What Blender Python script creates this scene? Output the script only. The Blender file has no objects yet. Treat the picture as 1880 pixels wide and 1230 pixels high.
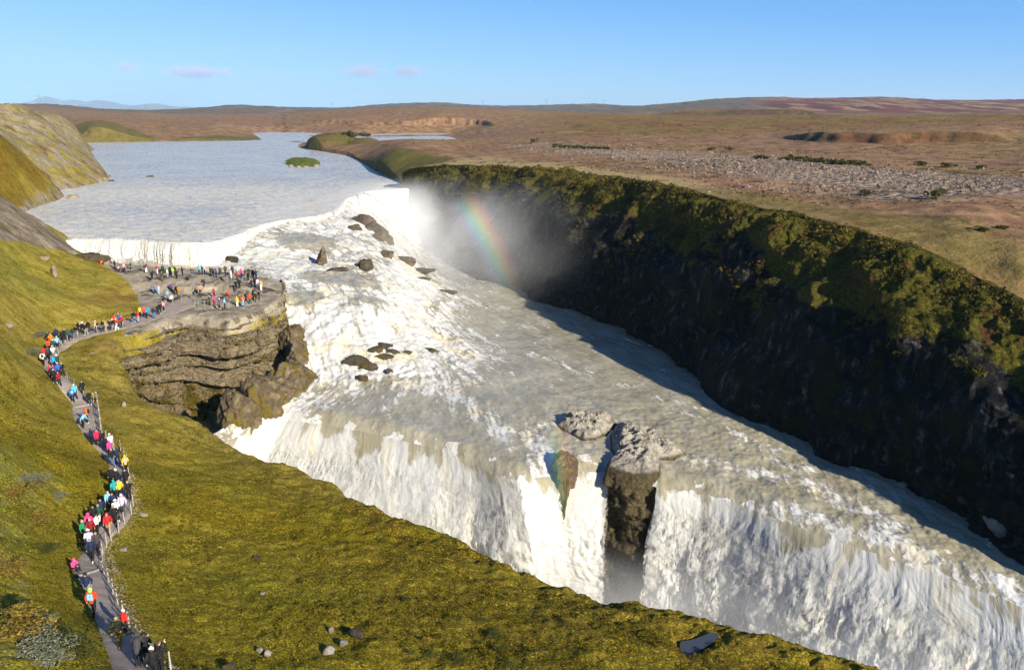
import bpy, bmesh, math, random
import numpy as np
from mathutils import Vector, Matrix
R = math.radians
random.seed(7); RNG = np.random.default_rng(7)
SC = bpy.context.scene; COL = SC.collection

# ------------------------------------------------------------------ camera, sky, sun, exposure
PW, PH, F, YH = 1880.0, 1230.0, 1462.0, 198.0
PITCH = math.atan((PH/2-YH)/F); CP, SP = math.cos(PITCH), math.sin(PITCH)
SUN_AZ, SUN_EL = 140.0, 24.5
cam = bpy.data.objects.new('camera', bpy.data.cameras.new('camera')); COL.objects.link(cam)
cam.data.sensor_width = 36.0; cam.data.lens = F/PW*36.0
cam.data.clip_start = 0.5; cam.data.clip_end = 80000.0
cam.location = (0, 0, 0); cam.rotation_euler = (math.pi/2-PITCH, 0, 0)
SC.camera = cam
SC.render.resolution_x, SC.render.resolution_y = 1024, 669
W = bpy.data.worlds.new('World'); SC.world = W; W.use_nodes = True
nt = W.node_tree; nt.nodes.clear()
sky = nt.nodes.new('ShaderNodeTexSky'); sky.sky_type = 'NISHITA'; sky.sun_disc = False
sky.sun_elevation = R(SUN_EL); sky.sun_rotation = R(SUN_AZ); sky.altitude = 200
sky.air_density = 1.0; sky.dust_density = 0.3; sky.ozone_density = 2.5
bg = nt.nodes.new('ShaderNodeBackground'); bg.inputs['Strength'].default_value = 0.06
bg2 = nt.nodes.new('ShaderNodeBackground'); bg2.inputs['Strength'].default_value = 0.52
wo = nt.nodes.new('ShaderNodeOutputWorld'); tc = nt.nodes.new('ShaderNodeTexCoord'); sx = nt.nodes.new('ShaderNodeSeparateXYZ')
rp = nt.nodes.new('ShaderNodeValToRGB'); mx = nt.nodes.new('ShaderNodeMixShader'); mx.inputs[0].default_value = 0.85
ad = nt.nodes.new('ShaderNodeMath'); ad.operation = 'MULTIPLY_ADD'; ad.inputs[1].default_value = 0.09
nt.links.new(tc.outputs['Generated'], sx.inputs[0]); nt.links.new(sx.outputs[0], ad.inputs[0]); nt.links.new(sx.outputs[2], ad.inputs[2]); nt.links.new(ad.outputs[0], rp.inputs[0])
for k, (p_, c_) in enumerate([(0.0, (.40,.80,1.15)), (0.055, (.29,.66,1.12)), (0.13, (.15,.48,1.05)), (0.35, (.05,.20,.60)), (1.0, (.02,.07,.28))]):
    e = rp.color_ramp.elements[k] if k < 2 else rp.color_ramp.elements.new(p_)
    e.position = p_; e.color = c_+(1,)
nt.links.new(sky.outputs[0], bg.inputs[0]); nt.links.new(rp.outputs[0], bg2.inputs[0])
nt.links.new(bg.outputs[0], mx.inputs[1]); nt.links.new(bg2.outputs[0], mx.inputs[2]); nt.links.new(mx.outputs[0], wo.inputs[0])
sun = bpy.data.objects.new('sun', bpy.data.lights.new('sun', 'SUN')); COL.objects.link(sun)
sun.data.energy = 5.0; sun.data.angle = R(0.5); sun.data.color = (1.0, 0.92, 0.76)
TOSUN = Vector((math.sin(R(SUN_AZ))*math.cos(R(SUN_EL)), math.cos(R(SUN_AZ))*math.cos(R(SUN_EL)), math.sin(R(SUN_EL))))
sun.rotation_euler = TOSUN.to_track_quat('Z', 'Y').to_euler(); sun.location = (200, -200, 150)
SC.view_settings.view_transform = 'Standard'; SC.view_settings.look = 'None'
SC.view_settings.exposure = 0.90; SC.view_settings.gamma = 1.0
cy = SC.cycles; cy.use_denoising = True; cy.max_bounces = 6; cy.diffuse_bounces = 2; cy.glossy_bounces = 2
cy.transparent_max_bounces = 12; cy.volume_bounces = 2; cy.volume_max_steps = 128
cy.caustics_reflective = False; cy.caustics_refractive = False

# ------------------------------------------------------------------ measuring: photograph direction -> place
def pray(px, py):
    x = (np.asarray(px, float)-PW/2)/F; u = (PH/2-np.asarray(py, float))/F
    return x, CP+u*SP, -SP+u*CP
def U(px, py, z):
    x, y, k = pray(px, py); t = z/k
    return np.array([x*t, y*t, np.zeros_like(t)+z]).T
def UY(px, py, Y):
    x, y, k = pray(px, py); t = Y/y
    return np.array([x*t, np.zeros_like(t)+Y, k*t]).T
def pts(lst):
    return np.array([U(*p) for p in lst])

# ------------------------------------------------------------------ noise in numpy
_perm = RNG.permutation(256); _perm = np.concatenate([_perm, _perm, _perm])
_g = RNG.normal(size=(256, 3)); _g /= np.linalg.norm(_g, axis=1)[:, None]
def perlin(x, y, z=0.0):
    x, y, z = np.broadcast_arrays(np.asarray(x, float), np.asarray(y, float), np.asarray(z, float))
    xi, yi, zi = np.floor(x).astype(int), np.floor(y).astype(int), np.floor(z).astype(int)
    xf, yf, zf = x-xi, y-yi, z-zi; xi &= 255; yi &= 255; zi &= 255
    f = lambda t: t*t*t*(t*(t*6-15)+10)
    u, v, w = f(xf), f(yf), f(zf)
    def gr(dx, dy, dz):
        g = _g[_perm[_perm[_perm[xi+dx]+yi+dy]+zi+dz]]
        return g[..., 0]*(xf-dx)+g[..., 1]*(yf-dy)+g[..., 2]*(zf-dz)
    a = gr(0,0,0)*(1-u)+gr(1,0,0)*u; b = gr(0,1,0)*(1-u)+gr(1,1,0)*u
    c = gr(0,0,1)*(1-u)+gr(1,0,1)*u; d = gr(0,1,1)*(1-u)+gr(1,1,1)*u
    return ((a*(1-v)+b*v)*(1-w)+(c*(1-v)+d*v)*w)*1.5
def fbm(x, y, z=0.0, o=4, lac=2.1, gain=0.5):
    s = 0; a = 1.0; f = 1.0
    for k in range(o):
        s = s+a*perlin(np.asarray(x)*f+17.3*k, np.asarray(y)*f-9.1*k, np.asarray(z)*f+3.7*k); f *= lac; a *= gain
    return s
def ridged(x, y, z=0.0, o=4, lac=2.1, gain=0.5):
    s = 0; a = 1.0; f = 1.0
    for k in range(o):
        s = s+a*(1-2*np.abs(perlin(np.asarray(x)*f+11.3*k, np.asarray(y)*f-5.1*k, np.asarray(z)*f+1.7*k))); f *= lac; a *= gain
    return s
def sstep(a, b, x):
    t = np.clip((np.asarray(x, float)-a)/(b-a), 0, 1); return t*t*(3-2*t)

# ------------------------------------------------------------------ interpolation
class TPS:
    def __init__(self, P, v, lam=0.0):
        P = np.asarray(P, float); v = np.asarray(v, float); self.m = P.mean(0); self.s = P.std()
        self.P = (P-self.m)/self.s; n = len(P)
        K = self._k(self.P, self.P)+lam*np.eye(n); Q = np.hstack([np.ones((n, 1)), self.P])
        A = np.zeros((n+3, n+3)); A[:n, :n] = K; A[:n, n:] = Q; A[n:, :n] = Q.T
        self.w = np.linalg.solve(A, np.concatenate([v, np.zeros(3)]))
    @staticmethod
    def _k(a, b):
        d2 = ((a[:, None, :]-b[None])**2).sum(-1); return 0.5*d2*np.log(d2+1e-12)
    def __call__(self, x, y):
        x = np.asarray(x, float); y = np.asarray(y, float); x, y = np.broadcast_arrays(x, y)
        q = (np.stack([x.ravel(), y.ravel()], 1)-self.m)/self.s; out = np.empty(len(q)); n = len(self.P)
        for i in range(0, len(q), 20000):
            c = q[i:i+20000]; out[i:i+20000] = self._k(c, self.P)@self.w[:n]+self.w[n]+c@self.w[n+1:]
        return out.reshape(x.shape)
def resample(P, n, smooth=True):
    P = np.asarray(P, float); d = np.concatenate([[0], np.cumsum(np.linalg.norm(np.diff(P[:, :2], axis=0), axis=1)+1e-6)])
    t = np.linspace(0, d[-1], n)
    if not smooth: return np.stack([np.interp(t, d, P[:, k]) for k in range(P.shape[1])], 1)
    m = np.zeros_like(P)                               # monotone-ish cubic hermite
    sl = np.diff(P, axis=0)/np.diff(d)[:, None]
    m[1:-1] = 0.5*(sl[1:]+sl[:-1]); m[0] = sl[0]; m[-1] = sl[-1]
    i = np.clip(np.searchsorted(d, t)-1, 0, len(P)-2); h = (d[i+1]-d[i]); u = ((t-d[i])/h)[:, None]; h = h[:, None]
    return ((2*u**3-3*u**2+1)*P[i]+(u**3-2*u**2+u)*h*m[i]+(-2*u**3+3*u**2)*P[i+1]+(u**3-u**2)*h*m[i+1])
def polydist(x, y, P):
    """distance to an open polyline and arc length at the nearest point"""
    x = np.asarray(x, float); best = np.full(x.shape, 1e18); arc = np.zeros(x.shape); s0 = 0
    for (ax, ay), (bx, by) in zip(P[:-1, :2], P[1:, :2]):
        dx, dy = bx-ax, by-ay; L2 = dx*dx+dy*dy+1e-12
        t = np.clip(((x-ax)*dx+(y-ay)*dy)/L2, 0, 1)
        d = (x-ax-t*dx)**2+(y-ay-t*dy)**2; k = d < best
        best = np.where(k, d, best); arc = np.where(k, s0+t*math.sqrt(L2), arc); s0 += math.sqrt(L2)
    return np.sqrt(best), arc
def inside(x, y, P):
    x = np.asarray(x, float); y = np.asarray(y, float); c = np.zeros(x.shape, bool)
    Q = np.roll(P, -1, axis=0)
    for (ax, ay), (bx, by) in zip(P[:, :2], Q[:, :2]):
        if ay == by: continue
        k = ((ay > y) != (by > y)) & (x < (bx-ax)*(y-ay)/(by-ay)+ax); c ^= k
    return c
def sdist(x, y, P):
    d, _ = polydist(x, y, np.vstack([P, P[:1]])); return np.where(inside(x, y, P), d, -d)

# ------------------------------------------------------------------ mesh helpers
def tag(o, label=None, cat=None, group=None, kind=None):
    if label: o['label'] = label
    if cat: o['category'] = cat
    if group: o['group'] = group
    if kind: o['kind'] = kind
    return o
def new_mesh(name, V, Fq, mat=None, smooth=True, attrs=None, uv=None, parent=None):
    V = np.asarray(V, np.float32).reshape(-1, 3); Fq = np.asarray(Fq, np.int32)
    me = bpy.data.meshes.new(name); k = Fq.shape[1]
    me.vertices.add(len(V)); me.vertices.foreach_set('co', V.ravel())
    me.loops.add(Fq.size); me.loops.foreach_set('vertex_index', Fq.ravel())
    me.polygons.add(len(Fq)); me.polygons.foreach_set('loop_start', np.arange(0, Fq.size, k, dtype=np.int32))
    me.polygons.foreach_set('loop_total', np.full(len(Fq), k, np.int32))
    me.polygons.foreach_set('use_smooth', np.full(len(Fq), smooth, bool))
    for an, av in (attrs or {}).items():
        av = np.asarray(av, np.float32)
        if av.ndim == 1 or av.shape[-1] == 1 or av.size == len(V):
            a = me.attributes.new(an, 'FLOAT', 'POINT'); a.data.foreach_set('value', av.ravel())
        else:
            a = me.attributes.new(an, 'FLOAT_VECTOR', 'POINT'); a.data.foreach_set('vector', av.reshape(-1, 3).ravel())
    if uv is not None:
        u = me.uv_layers.new(name='UVMap'); u.data.foreach_set('uv', np.asarray(uv, np.float32).reshape(-1, 2)[Fq.ravel()].ravel())
    me.update(calc_edges=True); me.validate()
    if mat: me.materials.append(mat)
    o = bpy.data.objects.new(name, me); COL.objects.link(o)
    if parent: o.parent = parent
    return o
def grid_faces(nr, nc, keep=None, flip=False):
    i = np.arange(nr*nc).reshape(nr, nc)
    f = np.stack([i[:-1, :-1], i[:-1, 1:], i[1:, 1:], i[1:, :-1]], -1)
    if flip: f = f[..., ::-1]
    if keep is not None:
        k = keep[:-1, :-1] | keep[:-1, 1:] | keep[1:, 1:] | keep[1:, :-1]; return f[k]
    return f.reshape(-1, 4)
def compact(V, Fq, attrs=None, uv=None):
    used = np.zeros(len(V), bool); used[Fq.ravel()] = True; m = np.cumsum(used)-1
    return V[used], m[Fq], {k: np.asarray(v).reshape(len(V), -1)[used].squeeze() for k, v in (attrs or {}).items()}, (None if uv is None else uv[used])
def grid_obj(name, P, mat, attrs=None, uv=None, keep=None, flip=False, smooth=True):
    nr, nc = P.shape[:2]; f = grid_faces(nr, nc, keep, flip); V = P.reshape(-1, 3)
    at = {k: np.asarray(v).reshape(nr*nc, -1).squeeze() for k, v in (attrs or {}).items()}
    uvv = None if uv is None else uv.reshape(-1, 2)
    if keep is not None: V, f, at, uvv = compact(V, f, at, uvv)
    return new_mesh(name, V, f, mat, smooth, at, uvv)
def normals(P):
    a = np.gradient(P, axis=1); b = np.gradient(P, axis=0); n = np.cross(a, b)
    return n/(np.linalg.norm(n, axis=-1, keepdims=True)+1e-9)

# ------------------------------------------------------------------ node helper
class Mat:
    def __init__(s, name):
        s.m = bpy.data.materials.new(name); s.m.use_nodes = True; s.t = s.m.node_tree; s.t.nodes.clear()
        s.out = s.t.nodes.new('ShaderNodeOutputMaterial'); s._geo = None
    def n(s, ty, **kw):
        x = s.t.nodes.new(ty)
        for k, v in kw.items(): setattr(x, k, v)
        return x
    def set(s, sock, v):
        if v is None: return
        if isinstance(v, bpy.types.NodeSocket): s.t.links.new(v, sock)
        elif isinstance(v, (tuple, list)) and sock.type == 'RGBA': sock.default_value = tuple(v)[:3]+(1,)
        else: sock.default_value = v
    def pos(s):
        if s._geo is None: s._geo = s.n('ShaderNodeNewGeometry')
        return s._geo.outputs['Position']
    def uv(s): return s.n('ShaderNodeTexCoord').outputs['UV']
    def objco(s): return s.n('ShaderNodeTexCoord').outputs['Object']
    def scale(s, v, sc, loc=(0,0,0), rot=(0,0,0)):
        x = s.n('ShaderNodeMapping'); s.set(x.inputs[0], v); x.inputs['Scale'].default_value = sc
        x.inputs['Location'].default_value = loc; x.inputs['Rotation'].default_value = rot; return x.outputs[0]
    def noise(s, v, sc, det=4, rough=0.55, dist=0.0, col=False):
        x = s.n('ShaderNodeTexNoise'); s.set(x.inputs['Vector'], v); x.inputs['Scale'].default_value = sc
        x.inputs['Detail'].default_value = det; x.inputs['Roughness'].default_value = rough; x.inputs['Distortion'].default_value = dist
        return x.outputs['Color' if col else 'Fac']
    def voro(s, v, sc, feat='F1', out='Distance', rnd=1.0):
        x = s.n('ShaderNodeTexVoronoi', feature=feat); s.set(x.inputs['Vector'], v); x.inputs['Scale'].default_value = sc
        x.inputs['Randomness'].default_value = rnd; return x.outputs[out]
    def ramp(s, f, stops, interp='LINEAR'):
        x = s.n('ShaderNodeValToRGB'); s.set(x.inputs[0], f); r = x.color_ramp; r.interpolation = interp
        while len(r.elements) < len(stops): r.elements.new(0.5)
        for e, (p, c) in zip(r.elements, stops):
            e.position = p; e.color = (c, c, c, 1) if not isinstance(c, (tuple, list)) else tuple(c)[:3]+(1,)
        return x.outputs[0]
    def mix(s, f, a, b, mode='MIX'):
        x = s.n('ShaderNodeMix', data_type='RGBA', blend_type=mode); s.set(x.inputs[0], f); s.set(x.inputs[6], a); s.set(x.inputs[7], b)
        return x.outputs[2]
    def math(s, op, a, b=None, c=None, clamp=False):
        x = s.n('ShaderNodeMath', operation=op, use_clamp=clamp); s.set(x.inputs[0], a); s.set(x.inputs[1], b)
        if c is not None: s.set(x.inputs[2], c)
        return x.outputs[0]
    def rng(s, v, a, b, c=0.0, d=1.0):
        x = s.n('ShaderNodeMapRange', interpolation_type='SMOOTHSTEP'); s.set(x.inputs[0], v)
        for i, q in enumerate((a, b, c, d)): x.inputs[i+1].default_value = q
        return x.outputs[0]
    def attr(s, name, out='Fac'): 
        x = s.n('ShaderNodeAttribute', attribute_name=name); return x.outputs[out]
    def bump(s, h, dist=0.1, st=1.0, nrm=None):
        x = s.n('ShaderNodeBump'); s.set(x.inputs['Height'], h); x.inputs['Distance'].default_value = dist
        x.inputs['Strength'].default_value = st; s.set(x.inputs['Normal'], nrm); return x.outputs[0]
    def pbr(s, col, rough=0.8, nrm=None, spec=0.3, **kw):
        x = s.n('ShaderNodeBsdfPrincipled'); s.set(x.inputs['Base Color'], col); s.set(x.inputs['Roughness'], rough)
        s.set(x.inputs['Specular IOR Level'], spec); s.set(x.inputs['Normal'], nrm)
        for k, v in kw.items(): s.set(x.inputs[k.replace('_', ' ')], v)
        return x.outputs[0]
    def done(s, sh, vol=None):
        if sh is not None: s.t.links.new(sh, s.out.inputs['Surface'])
        if vol is not None: s.t.links.new(vol, s.out.inputs['Volume'])
        return s.m

# ================================================================== materials of the ground
def m_grass():
    M = Mat('moor_grass'); p = M.pos()
    big = M.noise(p, 0.07, 4, 0.6); mid = M.noise(p, 0.42, 6, 0.66); fine = M.noise(p, 7.0, 4, 0.7); leaf = M.voro(p, 11.0, 'F1', 'Color')
    sep = M.n('ShaderNodeSeparateColor'); M.set(sep.inputs[0], leaf)
    c = M.ramp(mid, [(0.28, (0.080, 0.059, 0.0028)), (0.42, (0.150, 0.121, 0.0046)), (0.54, (0.223, 0.175, 0.0064)), (0.68, (0.281, 0.206, 0.0098)), (0.8, (0.196, 0.110, 0.0064))])
    c = M.mix(M.rng(big, 0.48, 0.66), c, M.ramp(mid, [(0.3, (0.065, 0.078, 0.0034)), (0.6, (0.138, 0.153, 0.0058)), (0.75, (0.216, 0.193, 0.0103))]))
    br = M.attr('brown')
    c = M.mix(M.math('MULTIPLY', br, M.rng(M.noise(p, 0.16, 5, 0.65), 0.30, 0.55)), c, M.ramp(mid, [(0.3, (0.058, 0.033, 0.0031)), (0.6, (0.120, 0.078, 0.0053)), (0.8, (0.188, 0.124, 0.0099))]))
    c = M.mix(1.0, c, M.mix(M.rng(M.noise(p, 0.11, 5, 0.6), 0.35, 0.65), (0.96, 0.98, 0.95), (1.30, 1.22, 1.2)), 'MULTIPLY')
    c = M.mix(M.rng(M.noise(p, 1.3, 3, 0.6), 0.60, 0.68), c, (0.094, 0.072, 0.0064))
    c = M.mix(M.math('MULTIPLY', M.rng(fine, 0.45, 0.75), 0.55), c, (0.292, 0.232, 0.0191))
    c = M.mix(M.rng(sep.outputs[0], 0.82, 0.86), c, (0.374, 0.325, 0.0382))
    c = M.mix(M.rng(sep.outputs[1], 0.86, 0.90), c, (0.026, 0.026, 0.0031))
    c = M.mix(M.math('MULTIPLY', M.attr('pale'), M.rng(M.noise(p, 0.9, 6, 0.7), 0.42, 0.62)), c, (0.304, 0.290, 0.1084))
    c = M.mix(M.math('MULTIPLY', M.attr('heath'), M.rng(M.noise(p, 0.6, 5, 0.7), 0.35, 0.6)), c, M.mix(fine, (0.117, 0.046, 0.0115), (0.234, 0.098, 0.0255)))
    c = M.mix(M.math('MULTIPLY', M.attr('dry'), M.rng(mid, 0.25, 0.65)), c, (0.36, 0.285, 0.075))
    c = M.mix(M.rng(M.noise(p, 2.6, 4, 0.75), 0.58, 0.66), c, (0.05, 0.042, 0.006))
    # bare bluff
    st = M.scale(p, (1.0, 1.0, 0.35)); bn = M.noise(st, 0.35, 7, 0.7)
    bare = M.ramp(M.math('ADD', M.math('MULTIPLY', bn, 0.6), M.math('MULTIPLY', M.noise(p, 1.6, 7, 0.75), 0.4)), [(0.34, (0.085, 0.062, 0.04)), (0.46, (0.20, 0.155, 0.105)), (0.56, (0.29, 0.245, 0.18)), (0.68, (0.40, 0.35, 0.27))])
    bare = M.mix(M.rng(M.noise(p, 0.12, 6, 0.7), 0.5, 0.62), bare, M.mix(M.rng(M.noise(p, 0.3, 5, .7), 0.45, 0.6), (0.13, 0.10, 0.025), (0.15, 0.075, 0.04)))
    bf = M.rng(M.math('ADD', M.attr('bare'), M.math('MULTIPLY', M.math('SUBTRACT', M.noise(p, 0.2, 6, 0.7), 0.5), 0.9)), 0.4, 0.6)
    c = M.mix(bf, c, bare)
    # rock platform
    rn = M.noise(p, 0.5, 8, 0.68); rk = M.ramp(rn, [(0.3, (0.15, 0.125, 0.095)), (0.5, (0.32, 0.275, 0.21)), (0.7, (0.46, 0.40, 0.31))])
    rk = M.mix(M.rng(M.noise(p, 0.16, 5, 0.7), 0.52, 0.62), rk, (0.075, 0.066, 0.055))
    rk = M.mix(M.rng(M.noise(M.scale(p, (1, 1, 1), (40, 3, 0)), 0.22, 6, 0.7), 0.60, 0.68), rk, (0.13, 0.105, 0.02))
    rf = M.rng(M.math('ADD', M.attr('rock'), M.math('MULTIPLY', M.math('SUBTRACT', M.noise(p, 0.35, 6, 0.7), 0.5), 0.8)), 0.42, 0.58)
    c = M.mix(rf, c, rk)
    nr = M.bump(M.math('ADD', M.math('MULTIPLY', fine, 0.5), M.math('MULTIPLY', mid, 1.4)), 0.35, 0.9)
    nr = M.bump(M.math('ADD', rn, bn), 0.6, 0.6, nr)
    return M.done(M.pbr(c, 0.95, nr, 0.03))
def m_path():
    M = Mat('trodden_path'); p = M.pos()
    c = M.ramp(M.noise(p, 1.2, 6, 0.7), [(0.3, (0.217, 0.177, 0.1469)), (0.55, (0.334, 0.277, 0.2312)), (0.75, (0.450, 0.383, 0.3196))])
    c = M.mix(M.rng(M.noise(p, 0.4, 4, 0.6), 0.55, 0.7), c, (0.232, 0.185, 0.1496))
    return M.done(M.pbr(c, 0.85, M.bump(M.noise(p, 9, 4, 0.7), 0.05, 0.7), 0.2))
def m_strata():
    M = Mat('layered_rock'); p = M.pos()
    lay = M.scale(p, (0.10, 0.10, 2.4)); ln = M.noise(lay, 1.0, 6, 0.65); n = M.noise(p, 0.8, 8, 0.7); sm = M.noise(p, 3.2, 5, 0.7)
    c = M.ramp(n, [(0.24, (0.10, 0.075, 0.048)), (0.38, (0.30, 0.235, 0.145)), (0.58, (0.45, 0.365, 0.24)), (0.75, (0.58, 0.49, 0.34))])
    c = M.mix(M.rng(ln, 0.57, 0.64), c, M.ramp(sm, [(0.35, (0.06, 0.05, 0.04)), (0.65, (0.22, 0.185, 0.14))]))
    dark = M.ramp(sm, [(0.3, (0.05, 0.038, 0.024)), (0.55, (0.15, 0.11, 0.062)), (0.75, (0.28, 0.21, 0.125))])
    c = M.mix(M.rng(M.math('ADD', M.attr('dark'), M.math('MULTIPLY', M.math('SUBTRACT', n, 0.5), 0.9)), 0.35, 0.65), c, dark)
    moss = M.ramp(M.noise(p, 2.2, 5, 0.7), [(0.3, (0.07, 0.055, 0.008)), (0.55, (0.18, 0.13, 0.014)), (0.75, (0.28, 0.19, 0.026))])
    mf = M.rng(M.math('ADD', M.attr('moss'), M.math('MULTIPLY', M.math('SUBTRACT', M.noise(p, 0.30, 7, 0.72), 0.5), 1.9)), 0.45, 0.6)
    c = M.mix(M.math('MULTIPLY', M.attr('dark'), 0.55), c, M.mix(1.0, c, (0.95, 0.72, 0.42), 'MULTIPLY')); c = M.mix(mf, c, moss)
    vr = M.voro(M.scale(p, (0.8, 0.8, 1.5)), 0.75, 'DISTANCE_TO_EDGE'); c = M.mix(M.math('MULTIPLY', M.rng(vr, 0.05, 0.0), M.rng(sm, 0.42, 0.6)), c, (0.03, 0.024, 0.018))
    nr = M.bump(M.math('ADD', M.math('ADD', ln, n), M.math('MULTIPLY', M.rng(vr, 0.0, 0.09), 0.4)), 0.9, 0.9); nr = M.bump(sm, 0.35, 0.8, nr)
    return M.done(M.pbr(c, 0.88, nr, 0.15))

# ================================================================== near land (left bank): control heights
LC = [  # px, py, z of the land along that line of sight
 (225,1192,-25.3),(300,1228,-24.6),(205,1228,-24.2),(165,1128,-27.0),(235,1130,-27.4),(147,1045,-28.6),(205,1045,-29.0),(172,1000,-29.8),(215,970,-30.4),
 (240,930,-31.0),(205,925,-30.9),(205,870,-31.5),(235,870,-31.5),(180,825,-31.9),(205,815,-31.9),(130,760,-32.0),(183,760,-32.0),(128,735,-31.9),(150,715,-31.9),
 (85,675,-31.6),(110,680,-31.6),(85,640,-31.4),(112,645,-31.4),(120,610,-31.2),(150,622,-31.3),(200,604,-31.2),(240,596,-31.3),(300,572,-31.4),(360,548,-31.3),
 # slope to the left of the path
 (0,1228,-21.2),(0,1100,-23.6),(0,1000,-25.2),(0,900,-26.0),(0,800,-26.4),(0,700,-26.3),(0,620,-25.8),(0,550,-24.8),(0,490,-23.0),(0,440,-20.8),(100,1228,-22.4),(90,1050,-27.0),(100,900,-28.9),(60,760,-29.4),(40,660,-29.2),
 (80,560,-28.2),(60,500,-26.0),(160,560,-30.0),(225,560,-31.0),(200,520,-29.8),(130,490,-28.0),(100,470,-26.4),(240,540,-31.3),
 # slope between the path and the lip
 (300,1100,-29.0),(400,1228,-27.4),(400,1080,-31.2),(320,1000,-31.8),(330,900,-33.0),(400,900,-33.8),(260,800,-32.8),(230,740,-32.6),(250,714,-34.2),(210,705,-33.6),(300,745,-35.2),(340,830,-34.8),(420,806,-37.4),(500,837,-37.2),(500,900,-35.6),
 (600,874,-37.0),(560,960,-34.8),(710,929,-36.4),(650,1020,-34.3),(550,1100,-31.8),(600,1228,-29.2),(880,1000,-35.6),(780,1030,-34.2),(760,1130,-32.2),(1000,1048,-35.0),(930,1120,-33.4),(860,1228,-30.4),(1190,1098,-34.2),(1100,1180,-32.4),(1000,1228,-31.2),(1240,1101,-34.1),(1400,1149,-33.8),(1280,1172,-33.2),(1280,1228,-32.2),(1600,1203,-33.5),(1660,1230,-33.4),(1900,1330,-33.2),(1500,1230,-33.0),
 # tongue of grass, platform
 (190,640,-31.6),(235,650,-32.6),(190,670,-32.4),(250,620,-31.4),(300,590,-31.3),(420,588,-31.3),(470,573,-31.2),(508,550,-31.0),(515,520,-30.8),(480,515,-30.4),(400,503,-30.3),(300,497,-30.2),(230,488,-29.8),(185,478,-29.3),(150,465,-29.0),
 (300,540,-31.2),(400,545,-31.2),(350,520,-30.5),
]
LXYZ = np.array([U(*p) for p in LC])
SH = [(133,455,-28.5),(126,440,-27.2),(105,425,-27.2)]       # spur of bare soil and the river shore behind it
SHORE = np.array([U(*p) for p in [(40,393,-27.2),(75,379,-27.2),(112,367,-27.2),(112,353,-27.2),(150,344,-27.2),(192,335,-27.2),(170,312,-27.2),(150,303,-27.2),(128,298,-27.2),(172,290,-27.2),(160,284,-27.2),(140,272,-27.2),(128,264,-27.2)]])
far_ctrl = [UY(0,378,150), UY(40,400,156), UY(80,425,161), UY(0,262,235), UY(60,300,250), UY(20,330,225), UY(110,345,275), UY(0,215,300), UY(60,212,330), UY(80,245,350), UY(120,250,400), UY(115,290,400), UY(150,268,470), UY(40,204,600), UY(110,215,560), UY(-200,250,150), UY(-300,205,420), UY(-400,240,90), UY(-200,420,75),
            UY(-150,700,52), np.array([-40,25,-17.]), np.array([-20,10,-22.5]), np.array([0,20,-28.5]), np.array([10,5,-30.]), np.array([30,30,-33.5]), np.array([-8,29,-28.3]), np.array([-10,22,-26.5]), np.array([0,28,-29.5]), np.array([-60,60,-20.])]
ALLC = np.vstack([LXYZ, pts(SH), SHORE, np.array(far_ctrl)])
_land = TPS(ALLC[:, :2], ALLC[:, 2], 1e-4)
def land_z(x, y):
    z = _land(x, y); cap = -1.8-np.clip((np.asarray(y)-330)/200, 0, 1)*3.0; k = 1.6; d = np.clip((cap-z)/k, -40, 40)
    return np.where(np.asarray(y) > 110, cap-np.log1p(np.exp(d))*k, z)

LIP = [(2150,1440,-33.0),(1900,1330,-33.2),(1660,1231,-33.4),(1600,1203,-33.5),(1510,1180,-33.6),(1400,1149,-33.8),(1320,1128,-34.0),(1240,1102,-34.1),(1190,1099,-34.2),(1110,1085,-34.5),(1000,1048,-35.0),(940,1026,-35.3),(880,998,-35.6),(850,975,-35.8),(790,952,-36.1),(710,929,-36.4),(690,912,-36.5),(600,874,-37.0),(500,837,-37.2),(420,807,-37.4),(375,783,-37.0),(330,760,-36.0),(300,745,-35.2),(250,716,-34.2)]
EDGE = [(236,690,-33.6),(222,660,-32.6),(214,640,-32.0),(222,622,-31.5),(250,612,-31.4),(300,592,-31.4),(350,583,-31.4),(420,588,-31.3),(470,575,-31.2),(505,555,-31.0),(517,537,-30.9),(516,518,-30.8)]
BACK = [(498,512,-30.5),(478,508,-30.4),(400,498,-30.3),(300,490,-30.2),(235,483,-29.9),(190,470,-29.4),(150,461,-29.0),(133,455,-28.5),(126,440,-27.2),(100,425,-27.2),(70,410,-27.2)]
POLY = np.vstack([pts(LIP)[:, :2], pts(EDGE)[:, :2], pts(BACK)[:, :2], SHORE[:, :2], [[-420, 720], [-900, 900], [-900, -20], [60, -20]]])
# fan grid
na, nr = 900, 900
_t = np.linspace(0, 1, na); A = np.concatenate([np.linspace(-1.15, -0.62, 180, endpoint=False), np.linspace(-0.62, 0.66, 720)])
Yr = np.exp(np.linspace(math.log(17), math.log(640), nr))
GX = A[None, :]*Yr[:, None]; GY = np.repeat(Yr[:, None], na, 1)
Z = land_z(GX, GY); D = sdist(GX, GY, POLY)
dist_path = None
PATH_L = [(208,1245),(190,1190),(168,1130),(148,1075),(133,1045),(150,1012),(172,980),(198,940),(203,900),(205,865),(185,835),(152,797),(131,762),(127,735),(105,708),(84,682),(78,658),(86,632),(118,612),(150,604),(200,594),(240,584),(300,560),(345,540)]
PATH_R = [(318,1245),(272,1195),(243,1150),(217,1095),(203,1050),(194,1022),(203,992),(232,965),(245,935),(243,900),(238,870),(224,843),(202,812),(186,780),(180,742),(150,716),(119,692),(106,668),(110,648),(150,624),(200,611),(240,601),(290,588),(360,562)]
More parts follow.
